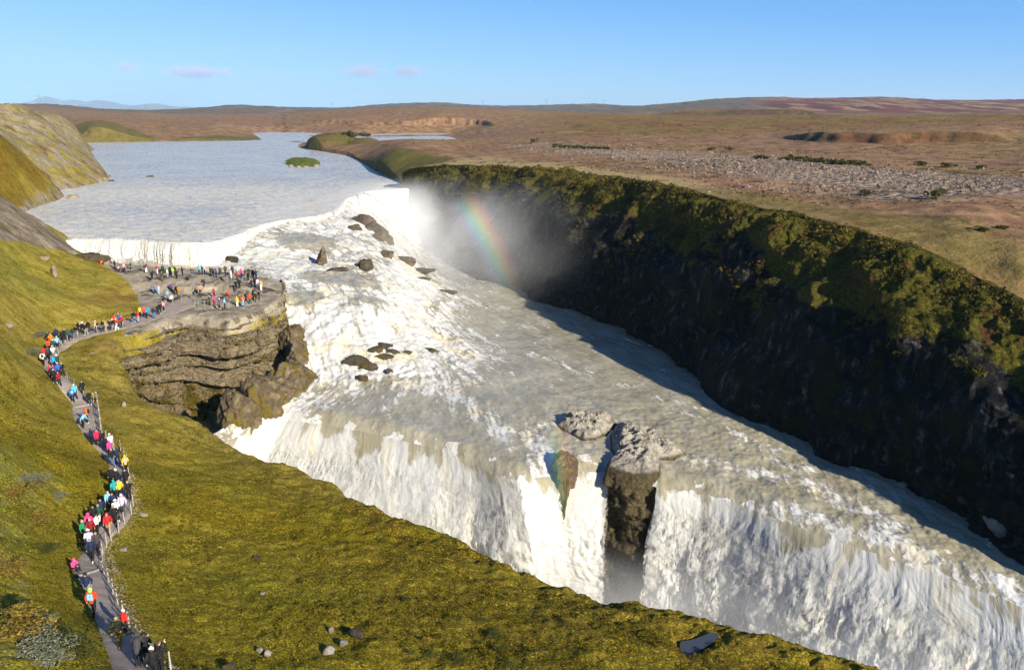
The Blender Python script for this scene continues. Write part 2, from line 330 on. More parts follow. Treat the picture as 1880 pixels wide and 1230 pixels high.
def on_land(px, py, y0=20., y1=900., n=1400):
    """where the line of sight through a photograph point meets the near land"""
    x, y, k = pray(px, py); Y = np.exp(np.linspace(math.log(y0), math.log(y1), n)); t = Y/y
    zl = land_z(x*t, y*t); hit = np.nonzero(k*t < zl)[0]
    i = hit[0] if len(hit) else n-1
    if i > 0:
        a = (k*t-zl); f = a[i-1]/(a[i-1]-a[i]+1e-9); tt = t[i-1]+(t[i]-t[i-1])*f
    else: tt = t[0]
    return np.array([x*tt, y*tt, float(land_z(np.array([x*tt]), np.array([y*tt]))[0])])
PL = np.array([on_land(*p) for p in PATH_L]); PR = np.array([on_land(*p) for p in PATH_R])
PLr = resample(PL, 260); PRr = resample(PR, 260)
PC = (PLr+PRr)/2
dpath, _ = polydist(GX, GY, PC[::4])
hum = fbm(GX*0.9, GY*0.9, 0, 4)*0.16+fbm(GX*0.12, GY*0.12, 3, 3)*0.5
flat = sstep(1.6, 4.5, dpath)
rockp = np.vstack([pts([(236,615,-31.5),(300,592,-31.4),(350,583,-31.4),(420,588,-31.3),(470,575,-31.2),(508,555,-31.0),(520,537,-30.9),(520,510,-30.8),(478,503,-30.4),(400,494,-30.3),(300,486,-30.2),(235,478,-29.9),(190,466,-29.4),(160,458,-29),(180,480,-29.2),(225,505,-29.8),(255,535,-31.0),(265,560,-31.2)])[:, :2]])
drock = sdist(GX, GY, rockp); rock = sstep(-2.5, 1.5, drock)
rx = GX*0.6+GY*0.25; ry = GY*0.7-GX*0.2
slab = np.round((fbm(rx*0.12, ry*0.3, 5, 4))*3)/3*0.35+ridged(GX*0.5, GY*0.9, 2, 4)*0.10
# the step between the upper and the lower floor of the viewing platform
STEP = pts([(230,520,-30.6),(270,527,-30.8),(330,533,-30.8),(400,530,-30.8),(440,538,-30.8),(490,540,-30.8)])
dstep = GY-np.interp(GX, STEP[:, 0], STEP[:, 1])
Z = Z+hum*flat*(1-rock*0.8)+rock*sstep(1.2, 3, dpath)*slab*sstep(0, 3, drock)
Z = Z+rock*(0.55*(2*sstep(-0.5, 0.5, dstep)-1)*np.exp(-np.abs(dstep)/12))*sstep(0, 4, drock)
far = sstep(130, 200, GY)
Z = Z+far*(ridged(GX*0.03, GY*0.018, 1, 5)*2.3-1.4+ridged(GX*0.10, GY*0.05, 7, 4)*0.8)*sstep(2, 25, D)
# rounded lip, then the drop
Z = Z-0.9*np.exp(-np.clip(D, 0, None)/1.3)*(GY < 120)*(1-rock)+0.5*fbm(GX*0.5, GY*0.5, 9, 4)*np.exp(-np.clip(D, 0, None)/3)*(GY < 105)
drop = np.clip(-D, 0, None); lowY = 1-sstep(135, 165, GY)
Z = Z-lowY*np.minimum(drop*2.4+drop**2*0.3, 26)-(1-lowY)*np.minimum(drop*0.8, 4)
def zone(lst, soft=4.0):
    P = pts(lst)[:, :2]; return sstep(-soft, soft, sdist(GX, GY, P))
bare = np.maximum(zone([(-10,372,-21),(45,402,-24),(95,430,-26),(130,456,-28.5),(150,480,-29),(100,470,-27),(60,455,-24.5),(0,442,-21),(-80,430,-19)], 2.5), 0)
SPUR = np.vstack([[UY(-200,250,240), UY(0,258,240), UY(60,292,255), UY(105,338,272)], SHORE[[5, 4, 3, 2, 1, 0]], [UY(0,385,158), UY(-200,420,150)]])[:, :2]
spur = sstep(-6, 8, sdist(GX, GY, SPUR)+fbm(GX*.05, GY*.05, 3, 4)*9)
bare = np.maximum(bare, sstep(195, 225, GY)*(0.54-0.28*spur))
bare = np.maximum(bare, 0.55*sstep(0, 3, 4-np.abs(D))*(GY > 170))
brown = np.maximum(np.clip(1.1*np.exp(-np.clip(D, 0, None)/9)+0.35*sstep(-25, 12, GX)*sstep(60, 40, GY)+0.18+0.45*fbm(GX*.08, GY*.08, 4, 4), 0, 1)*(GY < 110), 0.8*spur)
pale = 0.35*(GX < np.interp(GY, PC[::-1, 1] if PC[0, 1] > PC[-1, 1] else PC[:, 1], PC[::-1, 0] if PC[0, 1] > PC[-1, 1] else PC[:, 0])-4)*(GY < 60)
heath = 0.55*spur+zone([(220,530,-31.2),(255,540,-31.2),(250,562,-31.3),(150,560,-30),(150,545,-29.6)], 2)*0.9+zone([(170,630,-31.5),(215,622,-31.5),(215,640,-32),(180,648,-32)], 1)
dry = 0.55*sstep(58, 88, GY)*(1-spur)+0.15*(GY < 58)
AT = dict(dry=dry, bare=bare, brown=brown, pale=pale, heath=heath, rock=rock*(1-0.0*flat))
PO = np.array([on_land(*p) for p in [(1250,1169),(1270,1168),(1290,1164),(1307,1160),(1319,1163),(1313,1171),(1299,1178),(1281,1185),(1266,1190),(1255,1185),(1249,1177)]]); ZPOND = PO[:, 2].min()-0.02
PO_ = PO.copy(); pm = sstep(-0.9, 0.25, sdist(GX, GY, PO)); Z = Z*(1-pm)+(ZPOND-0.25)*pm
P = np.stack([GX, GY, Z], -1); LAND_P = P; dE = polydist(GX, GY, pts(EDGE)[:, :2])[0]; dL = polydist(GX, GY, pts(LIP)[:, :2])[0]; keep = (D > -7.5) & ~((D < -0.9) & (dE < dL) & (dE < 14))
MG = m_grass(); MP = m_path(); MS = m_strata()
land = tag(grid_obj('hillside', P, MG, AT, None, keep), kind='structure')

# path ribbon laid on the land
cr = np.linspace(0, 1, 9)[None, :, None]; RB = PLr[:, None]*(1-cr)+PRr[:, None]*cr
RB[..., 2] = land_z(RB[..., 0], RB[..., 1])+0.10+0.03*fbm(RB[..., 0]*1.2, RB[..., 1]*1.2, 0, 3)
RB[:, 0, 2] -= 0.16; RB[:, -1, 2] -= 0.16
tag(grid_obj('path', RB, MP), kind='structure')

# ================================================================== loft helper for rock faces
def loft(rows, nc, nrow, wr=None):
    """rows: list of 3-D polylines from top to bottom, resampled to a (nrow, nc) grid"""
    Rr = np.array([resample(r, nc) for r in rows])
    t = np.linspace(0, len(rows)-1, nrow) if wr is None else np.interp(np.linspace(0, 1, nrow), np.linspace(0, 1, len(wr)), wr)*(len(rows)-1)
    i = np.clip(t.astype(int), 0, len(rows)-2); f = (t-i)[:, None, None]
    return Rr[i]*(1-f)+Rr[i+1]*f
def toward(P, sign=1):
    n = normals(P)*sign; return n
# cliff below the viewing platform, layer by layer
C0 = pts([(150,655,-31.8),(200,632,-31.8),(240,611,-31.4),(300,590,-31.4),(350,581,-31.4),(420,586,-31.3),(470,573,-31.2),(505,553,-31.0),(519,535,-30.9),(517,512,-30.8)])
C1 = pts([(150,670,-32.6),(205,650,-32.6),(243,640,-33.2),(300,628,-33.4),(350,612,-33.2),(420,617,-33.3),(470,603,-33.2),(507,582,-33.0),(523,556,-32.8),(522,522,-32.0)])
C2 = pts([(158,685,-33.4),(215,672,-33.6),(250,665,-34.5),(300,655,-34.8),(350,634,-34.4),(420,640,-34.8),(475,626,-34.8),(515,602,-34.6),(535,570,-34.4),(528,535,-33.2)])
C3 = pts([(170,695,-34.4),(228,686,-34.8),(258,685,-36.2),(305,678,-37.4),(352,664,-37.5),(420,668,-38.4),(480,655,-38.0),(528,630,-37.0),(549,597,-36.2),(540,560,-35.2)])
C4 = pts([(195,706,-35.4),(240,702,-36.0),(270,705,-38.2),(312,705,-40.2),(360,700,-41.4),(425,706,-42.6),(490,696,-41.6),(545,668,-39.2),(565,636,-38.0),(552,600,-37.2)])
C5 = pts([(215,716,-37.0),(255,722,-39.2),(290,735,-42.2),(330,748,-44.8),(380,762,-47.0),(432,760,-47.0),(500,742,-43.6),(560,708,-40.8),(575,690,-40.5),(562,650,-39.8)])
C6 = pts([(225,735,-41.0),(270,752,-45.0),(310,775,-49.0),(350,795,-52.0),(395,815,-54.5),(440,800,-52.0),(510,770,-46.5),(572,728,-42.4),(588,705,-42.2),(572,670,-42.0)])
NCC, NRR = 760, 520
L0 = loft([C0, C1, C2, C3, C4, C5, C6], NCC, 420); S1 = np.linspace(0, 1, NCC)*70
bed = np.array([0.0, .10, .19, .28, .40, .52, .66, .80, 1.0]); nb = len(bed)-1
bk = bed[:, None]+np.array([0]+[.016]*(nb-1)+[0])[:, None]*np.array([fbm(S1*0.10, S1*0+3.1*k, k, 4)*1.8 for k in range(nb+1)])
w = np.repeat(np.linspace(0, nb-1e-6, NRR)[:, None], NCC, 1); ki = w.astype(int); u = w-ki; cI = np.repeat(np.arange(NCC)[None], NRR, 0)
b0, b1 = bk[ki, cI], bk[ki+1, cI]
gz_ = sstep(0.0, 0.62, u)*0.94+0.06*u; gx_ = 0.06*u+0.94*sstep(0.55, 1.0, u)
strength = 1-0.30*sstep(0.45, 0.8, b0); gz_ = gz_*strength+u*(1-strength); gx_ = gx_*strength+u*(1-strength)
def ev(v, comp):
    q = np.clip(v, 0, 1)*418.999; i0 = q.astype(int); f = q-i0; return L0[i0, cI, comp]*(1-f)+L0[i0+1, cI, comp]*f
vz_, vx_ = b0+(b1-b0)*gz_, b0+(b1-b0)*gx_
PCF = np.stack([ev(vx_, 0), ev(vx_, 1), ev(vz_, 2)], -1)
nn = normals(L0)
if nn[..., 1].mean() > 0: nn = -nn
nh = np.stack([np.interp(np.linspace(0, 1, NRR), np.linspace(0, 1, 420), nn[:, :, k].mean(1)) for k in (0, 1)], -1)[:, None, :]+0*PCF[..., :2]
s = np.repeat(S1[None], NRR, 0); x, y, z = PCF[..., 0], PCF[..., 1], PCF[..., 2]
rel = np.array([0.35, -.75, .10, .50, -.40, .3, -.2, .1])[ki]                  # each bed stands out or recedes
rel = rel*(1+0.5*fbm(s*0.15, ki*7.3, 0, 3)); face = sstep(0, .06, u)*(1-sstep(.52, .7, u))
cr_ = ridged(s*0.16, ki*5.1+z*0.10, 2, 3); crack = -np.clip(cr_-0.75, 0, 1)*3.2; fac = np.round(fbm(s*0.13, ki*2.7, 3, 3)*3)/3*1.5
d = (rel*face*1.9+fac*0.8+np.round(fbm(s*0.45, z*0.55, ki*3.3, 3)*2.5)/2.5*0.55+fbm(s*0.5, z*0.9, ki*1.7, 5)*0.38+crack*face*0.8)*strength+(1-strength)*(fbm(x*0.16, y*0.16, z*0.2, 6)*2.4+ridged(s*0.10, z*0.08, 5, 4)*1.3+ridged(x*0.5, y*0.5, z*0.6, 4)*0.45)
d = d*sstep(0, 14, np.arange(NRR))[:, None]*sstep(0, 30, np.arange(NCC))[None]
PCF[..., :2] += nh*d[..., None]*1.1; PCF[..., 2] += (fbm(s*0.8, ki*3.0, u*2, 4)*0.18)*sstep(0, 14, np.arange(NRR))[:, None]
ledge = sstep(.52, .62, u)
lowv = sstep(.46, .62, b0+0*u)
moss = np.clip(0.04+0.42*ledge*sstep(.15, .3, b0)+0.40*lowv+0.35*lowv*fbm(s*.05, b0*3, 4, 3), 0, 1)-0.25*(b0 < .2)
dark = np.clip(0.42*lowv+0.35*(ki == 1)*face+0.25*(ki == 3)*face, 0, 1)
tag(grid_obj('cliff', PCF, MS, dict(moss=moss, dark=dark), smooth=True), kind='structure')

# ================================================================== far bank, plateau and hills
RIM = [(738,318,-21.5),(752,309,-19.8),(800,304,-18.6),(850,304,-18.0),(920,307,-17.2),(1000,311,-16.5),(1120,326,-15.8),(1250,347,-15.6),(1320,364,-15.6),(1400,383,-15.4),(1500,402,-15.6),(1600,430,-16.2),(1700,464,-17.2),(1800,512,-18.8),(1880,558,-20.4),(2000,628,-22.2),(2150,720,-24.0)]
FARS = [(-260,262,-27.3),(0,264,-27.3),(128,265,-27.3),(250,264,-27.3),(400,262,-27.3),(515,261,-27.3),(521,259,-27.3),(528,266,-27.3),(545,274,-27.3),(600,284,-27.3),(640,291,-27.3),(660,302,-27.3),(690,321,-27.3),(715,334,-27.3),(730,341,-27.2)]
start = np.vstack([pts(FARS), pts(RIM)])
sa = start[:, 0]/start[:, 1]; o = np.argsort(sa); sa, sY, sz = sa[o], start[o, 1], start[o, 2]
FC = []
def fc(px, py, Y): FC.append(UY(px, py, Y))
def fz(px, py, z): FC.append(U(px, py, z))
for p in FARS[2:]: fz(p[0], p[1], p[2]+0.3)
for p in RIM: fz(*p)
for px, py, z in [(150,250,-22),(160,238,-17),(280,240,-20),(400,234,-19),(440,247,-25),(500,248,-26.4),(560,245,-26),(640,249,-26.2),(800,247,-26),(590,266,-24.5),(640,262,-24.2),(560,268,-25.8),(700,300,-22.5),(700,280,-20.5),(720,260,-20),
                  (850,290,-18.2),(850,270,-19),(850,258,-20),(1000,295,-17),(1000,270,-17.6),(1000,255,-18),(1250,320,-15.8),(1250,290,-16.4),(1250,265,-17),(1500,370,-16),(1500,310,-15.6),(1500,280,-16.2),(1750,430,-15.8),(1750,350,-15.5),(1880,400,-15.6),(1880,500,-18.0),(1880,320,-15.2),(2100,350,-14.5)]: fz(px, py, z)
for px, py, z in [(300,226,-17),(600,230,-18),(800,228,-17),(1000,232,-16.5),(1250,240,-15.5),(1500,255,-15.5),(1500,238,-14),(1750,262,-14.5),(1750,242,-12.5),(1880,272,-14.5),(1880,248,-12),(2100,262,-13),(1880,225,-9),(1500,222,-11)]: fz(px, py, z)
for px, py, Y in [(100,210,1400),(1250,213,1700),
                  (-150,196,2400),(0,193,2500),(100,193,2500),(150,198,2700),(230,203,3000),(300,207,4000),(365,207,4500),(380,203,4200),(400,197,4000),(430,195,4000),(520,199,4200),(640,198,4300),(700,194,4400),(760,190,4500),(850,192,4600),(960,195,4600),(1060,192,4500),(1180,195,4500),(1240,191,4200),(1310,185,3600),(1450,184,3400),(1600,185,3300),(1750,187,3300),(1880,187,3300),(2100,187,3300),
                  (200,209,2000),(500,210,2500),(700,210,2500),(900,210,2600),(1100,210,2500),(1400,203,2500),(1700,206,2400),(1880,206,2400)]: fc(px, py, Y)
FC = np.array(FC); _far = TPS(np.stack([FC[:, 0]/FC[:, 1]*3, np.log(FC[:, 1])], 1), FC[:, 2]/FC[:, 1], 1e-5)
HILLY = TPS(np.array([[-1.0, 2400], [-.64, 2500], [-.58, 2500], [-.5, 3000], [-.40, 4200], [-.35, 4000], [-.15, 4500], [0.1, 4600], [.25, 4200], [.36, 3500], [.64, 3300], [1.0, 3300]]), np.zeros(12))
na, nr = 1000, 760
A = np.linspace(-0.86, 0.84, na); y0 = np.interp(A, sa, sY); z0 = np.interp(A, sa, sz)
hy = np.interp(A, [-1.0, -.64, -.56, -.5, -.45, -.39, -.35, -.15, .1, .25, .36, .64, 1.0], [2500, 2600, 2600, 3200, 4600, 4500, 4100, 4600, 4700, 4300, 3650, 3400, 3400])
tt = np.concatenate([np.linspace(0, 1, nr-40), 1+np.linspace(0.02, 0.6, 40)])
Y = np.exp(np.log(y0)[None, :]+(np.log(hy)-np.log(y0))[None, :]*tt[:, None])
X = A[None, :]*Y; E = _far(np.repeat(A[None, :]*3, nr, 0), np.log(np.minimum(Y, hy[None, :]*1.02)))
Z = E*np.minimum(Y, hy[None, :])-np.clip(Y-hy[None, :], 0, None)*0.03
sea = sstep(0.0, 0.02, tt)[:, None]
amp = np.clip((Y-150)/2500, 0.03, 1.0)
Z = np.where((A > 0.12)[None, :], np.maximum(Z, -24.5), Z)
Z = Z+sea*(fbm(X*0.004, Y*0.004, 1, 5)*5.5*amp+ridged(X*0.012, Y*0.006, 4, 4)*2.0*amp-1.0*amp+fbm(X*0.08, Y*0.08, 2, 4)*0.35)
rimcol = (A > start[len(FARS), 0]/start[len(FARS), 1])[None, :]
# low mesa and terrace edges on the right, mound on the spit
def bumpz(cx, cy, rx, ry, h, p=2.0, rot=0.0):
    c, s_ = math.cos(rot), math.sin(rot); dx, dy = X-cx, Y-cy
    q = ((np.abs(c*dx+s_*dy)/rx)**p+(np.abs(-s_*dx+c*dy)/ry)**p)
    w = fbm(X*0.02, Y*0.02, 8, 3)*0.15
    return h*(1-sstep(0.0, 1.25, q+w*1.6))
m1 = UY(1405, 222, 1250); Z = Z+bumpz(m1[0], m1[1]+150, 125, 190, 9.5, 3.0)
m2 = U(602, 268, -25); Z = Z+bumpz(m2[0], m2[1], 17, 34, 7.0)+bumpz(m2[0]+22, m2[1]+6, 12, 20, 3.0)
def terrace(lst, h, w):
    global Z
    T = pts(lst); o = np.argsort(T[:, 0]/T[:, 1]); a = T[o, 0]/T[o, 1]; y = T[o, 1]
    d = Y-np.interp(A, a, y)[None, :]-fbm(X*0.03, Y*0.03, 5, 3)*14
    on = ((A > a[0]) & (A < a[-1]))[None, :]*sstep(a[0], a[0]+.07, A)[None, :]*(1-sstep(a[-1]-.07, a[-1], A))[None, :]
    Z = Z+on*h*sstep(-2, 4, d)*np.exp(-np.clip(d, 0, None)/w)
    return on*np.exp(-(d/6)**2)
te = terrace([(1400,254,-16),(1480,260,-16),(1620,266,-16),(1740,268,-16),(1880,272,-16)], 4.2, 120)
te = te+terrace([(760,240,-25.5),(830,240,-25.5),(840,246,-26)], 10.0, 250)
te = te+terrace([(1130,232,-14),(1240,230,-14),(1300,233,-14)], 2.0, 160)
# the arm of the river behind the spit
INL = pts([(516,247,-27.2),(560,249.5,-27.2),(640,251.5,-27.2),(740,249.5,-27.2),(835,249,-27.2),(828,245.5,-27.2),(740,246.5,-27.2),(640,247.5,-27.2),(560,244.5,-27.2),(500,243.5,-27.2),(470,245,-27.2),(490,258,-27.2),(520,259.5,-27.2),(523,254,-27.2)])[:, :2]
dI = sdist(X, Y, INL); Z = np.minimum(Z, -27.9+np.clip(-dI, 0, None)*0.25+fbm(X*.1, Y*.1, 3, 3)*.2+np.where(dI < -40, 99, 0))
Z[:, :] = np.where((~rimcol) & (tt[:, None] < 0.02), np.minimum(Z, -27.0-1.2*(1-tt[:, None]/0.02)+fbm(X*0.3, Y*0.3, 4, 3)*0.4), Z)
Z = np.where(rimcol & (tt[:, None] < 0.03), z0[None, :]*(1-sea)+Z*sea, Z)
def zone(lst, soft):
    q = pts(lst)[:, :2]; return sstep(-soft, soft, sdist(X, Y, q)+fbm(X*0.05, Y*0.05, 2, 4)*soft*0.8)
def zoneY(lst, soft):
    q = np.array([UY(*p) for p in lst])[:, :2]; return sstep(-soft, soft, sdist(X, Y, q)+fbm(X*0.02, Y*0.02, 2, 4)*soft*0.8)
stony = zone([(950,262,-17.6),(1250,280,-16.4),(1500,297,-16),(1880,330,-15.2),(2050,345,-15),(2050,395,-15.5),(1880,365,-15.5),(1700,372,-15.6),(1500,345,-15.8),(1250,305,-16.2),(1080,285,-17)], 12)
green = 0.8*zone([(640,289,-27),(690,296,-24),(745,286,-20),(840,290,-18.5),(800,300,-18.6),(740,308,-20),(715,334,-27),(680,318,-27)], 3)
green = np.maximum(green, 0.7*zone([(128,266,-27.3),(135,232,-16),(180,236,-19),(300,256,-25),(500,250,-26.5),(520,258,-27.3),(400,264,-27.3)], 6))
green = np.maximum(green, zone([(527,266,-27),(600,279,-26.5),(660,296,-26),(650,303,-27),(590,284,-27.3)], 2))
lush = 0.75*zone([(1250,345,-15.6),(1330,350,-15.6),(1500,372,-15.6),(1700,410,-16),(1880,450,-17),(2100,540,-19.5),(2100,700,-23),(1880,558,-20.4),(1700,464,-17.2),(1500,402,-15.6),(1320,362,-15.6)], 5)
straw = zone([(745,305,-19.8),(900,288,-18),(1100,310,-16),(1250,330,-15.8),(1400,372,-15.8),(1300,362,-15.6),(1100,328,-15.8),(900,308,-17.4)], 5)
ochre = sstep(0.0, 0.1, A)[None, :]*sstep(430, 620, Y)*(1-sstep(1600, 2200, Y))
farz = sstep(1700, 2600, Y)
red = farz*sstep(0.27, 0.33, A)[None, :]
m_t = bumpz(m1[0], m1[1]-20, 150, 70, 1.5)
AT = dict(stony=stony, green=green, lush=lush, straw=straw, ochre=ochre, farz=farz, red=red, edge=np.clip(te+m_t*0.7, 0, 1), mound=bumpz(m2[0]+8, m2[1], 34, 40, 1.0))
def m_far():
    M = Mat('heath_plain'); p = M.pos(); st = M.scale(p, (1, 0.45, 1))
    n1 = M.noise(st, 0.018, 6, 0.65); n2 = M.noise(p, 0.14, 6, 0.68); n3 = M.noise(p, 1.1, 5, 0.7)
    c = M.ramp(n2, [(0.32, (0.095, 0.051, 0.0265)), (0.45, (0.196, 0.108, 0.0585)), (0.56, (0.251, 0.149, 0.0802)), (0.7, (0.347, 0.226, 0.1227))])
    c = M.mix(M.rng(n1, 0.50, 0.64), c, M.ramp(n2, [(0.3, (0.146, 0.088, 0.0330)), (0.65, (0.278, 0.180, 0.0707))]))
    c = M.mix(M.attr('ochre'), c, M.ramp(M.noise(st, 0.02, 7, 0.7), [(0.36, (0.106, 0.060, 0.0253)), (0.46, (0.206, 0.138, 0.0345)), (0.56, (0.156, 0.066, 0.0299)), (0.66, (0.263, 0.186, 0.0575))]))
    fs = M.scale(p, (1, 0.22, 4)); fn = M.noise(fs, 0.010, 9, 0.72)
    c = M.mix(M.attr('farz'), c, M.ramp(fn, [(0.38, (0.055, 0.034, 0.034)), (0.46, (0.14, 0.085, 0.066)), (0.53, (0.085, 0.078, 0.026)), (0.60, (0.20, 0.125, 0.082))]))
    c = M.mix(M.attr('red'), c, M.ramp(M.noise(fs, 0.008, 7, 0.65), [(0.38, (0.075, 0.014, 0.008)), (0.50, (0.15, 0.030, 0.014)), (0.56, (0.26, 0.19, 0.075)), (0.64, (0.09, 0.035, 0.012))]))
    c = M.mix(M.attr('straw'), c, M.ramp(n3, [(0.3, (0.237, 0.174, 0.0747)), (0.7, (0.400, 0.300, 0.1437))]))
    c = M.mix(M.attr('lush'), c, M.ramp(M.noise(p, 0.45, 6, 0.7), [(0.3, (0.055, 0.050, 0.0103)), (0.5, (0.127, 0.108, 0.0215)), (0.62, (0.209, 0.143, 0.0431)), (0.75, (0.286, 0.199, 0.1035))]))
    c = M.mix(M.attr('green'), c, M.ramp(M.noise(p, 0.3, 6, 0.7), [(0.3, (0.049, 0.056, 0.0069)), (0.6, (0.105, 0.108, 0.0121)), (0.8, (0.176, 0.130, 0.0259))]))
    s1 = M.voro(p, 0.55, 'F1', 'Distance'); s2 = M.noise(p, 0.7, 5, 0.7)
    stc = M.ramp(s2, [(0.35, (0.10, 0.075, 0.055)), (0.5, (0.24, 0.18, 0.135)), (0.68, (0.42, 0.35, 0.28))])
    c = M.mix(M.math('MULTIPLY', M.attr('stony'), M.rng(n2, 0.25, 0.5)), c, stc)
    c = M.mix(M.math('MULTIPLY', M.attr('edge'), M.rng(n2, 0.3, 0.6)), c, M.mix(M.rng(n1, 0.45, 0.6), (0.035, 0.035, 0.014), (0.11, 0.04, 0.02)))
    c = M.mix(M.attr('mound'), c, M.ramp(n3, [(0.35, (0.035, 0.032, 0.008)), (0.6, (0.13, 0.105, 0.025))]))
    spk = M.rng(M.noise(M.scale(p, (1, .6, 1)), 0.11, 5, 0.75), 0.56, 0.64)
    c = M.mix(M.math('MULTIPLY', spk, 0.75), c, (0.055, 0.048, 0.014))
    b = M.bump(M.math('ADD', n2, M.math('MULTIPLY', M.math('SUBTRACT', 1.0, s1), M.attr('stony'))), 1.2, 0.8); b = M.bump(n3, 0.25, 0.8, b)
    return M.done(M.pbr(c, 0.92, b, 0.08))
MF = m_far()
FZX, FZY, FZZ, FA = X, Y, Z, A.copy(); FN = na
tag(grid_obj('plain', np.stack([X, Y, Z], -1), MF, AT), kind='structure')
def plain_z(x, y):
    a = x/y; j = np.clip(np.interp(a, FA, np.arange(FN)), 0, FN-2); j0 = int(j); f = j-j0
    q = [np.interp(y, FZY[:, k], FZZ[:, k]) for k in (j0, j0+1)]; return q[0]*(1-f)+q[1]*f
def on_plain(px, py, y0=60., y1=4500.):
    x, y, k = pray(px, py); YY = np.exp(np.linspace(math.log(y0), math.log(y1), 900))
    a = x/y; j0 = int(np.clip(np.interp(a, FA, np.arange(FN)), 0, FN-1))
    zz = np.interp(YY, FZY[:, j0], FZZ[:, j0]); hit = np.nonzero((k/y*YY < zz) & (YY > FZY[0, j0]))[0]
    Yh = YY[hit[0]] if len(hit) else y1
    return np.array([a*Yh, Yh, plain_z(a*Yh, Yh)])

# blue mountains beyond the hills
mp = [(20,199),(40,195),(62,187),(75,184),(84,177),(92,180),(100,182),(112,186),(122,189),(130,183),(140,184),(152,187),(165,188),(178,184),(190,186),(200,186),(213,191),(235,193),(252,196),(270,192),(285,190),(300,192),(315,196),(340,198),(352,197),(366,202)]
xs = np.linspace(15, 385, 420); ys = np.interp(xs, [p[0] for p in mp]+[400], [p[1] for p in mp]+[206])
top = UY(xs, ys, 22000.0); rows = []
for k, f in enumerate(np.linspace(0, 1, 40)):
    q = top.copy(); q[:, 1] = 22000-6000*f; q[:, 0] = top[:, 0]*(1-0.2*f); q[:, 2] = top[:, 2]*(1-f)**1.4-150*f+ridged(q[:, 0]*0.0012, q[:, 1]*0.0006, 3, 5)*60*f*(1-f)*3+fbm(q[:, 0]*.004, q[:, 1]*.003, 2, 4)*10
    rows.append(q)
back = top.copy(); back[:, 1] += 4000; back[:, 2] = -200
PM = np.array([back]+rows)
M = Mat('far_rock'); MMt = M.done(M.pbr(M.ramp(M.noise(M.pos(), 0.0012, 6, 0.7), [(0.4, (0.10, 0.09, 0.08)), (0.6, (0.20, 0.19, 0.18)), (0.66, (0.6, 0.6, 0.6))]), 0.9))
tag(grid_obj('mountains', PM, MMt), kind='structure')

# ================================================================== right wall of the gorge
BASE = [(752,402,-39.6),(790,436,-39.8),(830,468,-40),(900,507,-40),(960,530,-40),(1050,570,-40),(1130,602,-40),(1200,636,-40),(1290,690,-40),(1350,732,-40),(1430,785,-40),(1500,824,-40),(1600,872,-40.2),(1700,918,-40.2),(1800,965,-40.3),(1880,1010,-40.3),(2000,1075,-40.4),(2150,1150,-40.4)]
n = 1300
T0 = resample(pts(RIM), n); B0 = resample(pts(BASE), n)
rowsC = []
inn = (T0[:, :2]-B0[:, :2]); inn /= np.linalg.norm(inn, axis=1)[:, None]
up = T0.copy(); up[:, :2] += inn*3.0; up[:, 2] += -0.3
prof = [(0, 0), (.10, .045), (.25, .14), (.42, .28), (.55, .42), (.63, .56), (.68, .70), (.80, .80), (.92, .90), (1.0, 1.0)]
rowsC.append(up)
for h, v in prof:
    q = T0*(1-h)+B0*h; q[:, 2] = T0[:, 2]*(1-v)+B0[:, 2]*v; rowsC.append(q)
foot = B0.copy(); foot[:, 2] -= 4; foot[:, :2] -= inn*1.5; rowsC.append(foot)
RC = loft(rowsC, n, 330); nn = normals(RC)
if nn[..., 0].mean() > 0: nn = -nn
vv = np.linspace(0, 1, 330)[:, None]; s_ = np.linspace(0, 1, n)[None, :]*230+0*vv
x, y, z = RC[..., 0], RC[..., 1], RC[..., 2]
vis = sstep(0.02, 0.2, vv)
spur = ridged(s_*0.035, vv*1.5, 0, 3)*2.6-1.2                       # buttresses and gullies running down the slope
d = vis*(spur*(0.4+0.9*sstep(0.1, 0.5, vv))+fbm(x*0.11, y*0.11, z*0.11, 6)*2.0+ridged(s_*0.30, z*0.07, 2, 4)*0.75*sstep(0.35, 0.6, vv)*(1-0.6*sstep(0.8, .95, vv)))
d = d+vis*np.round(fbm(z*0.35, s_*0.02, 7, 3)*2.5)/2.5*0.9*sstep(0.4, 0.6, vv)+fbm(x*0.5, y*0.5, z*0.5, 4)*0.45*vis
d = d*(1-0.75*sstep(0.93, 1.0, vv))
d = np.minimum(d, 3.2)
RC = RC+nn*d[..., None]
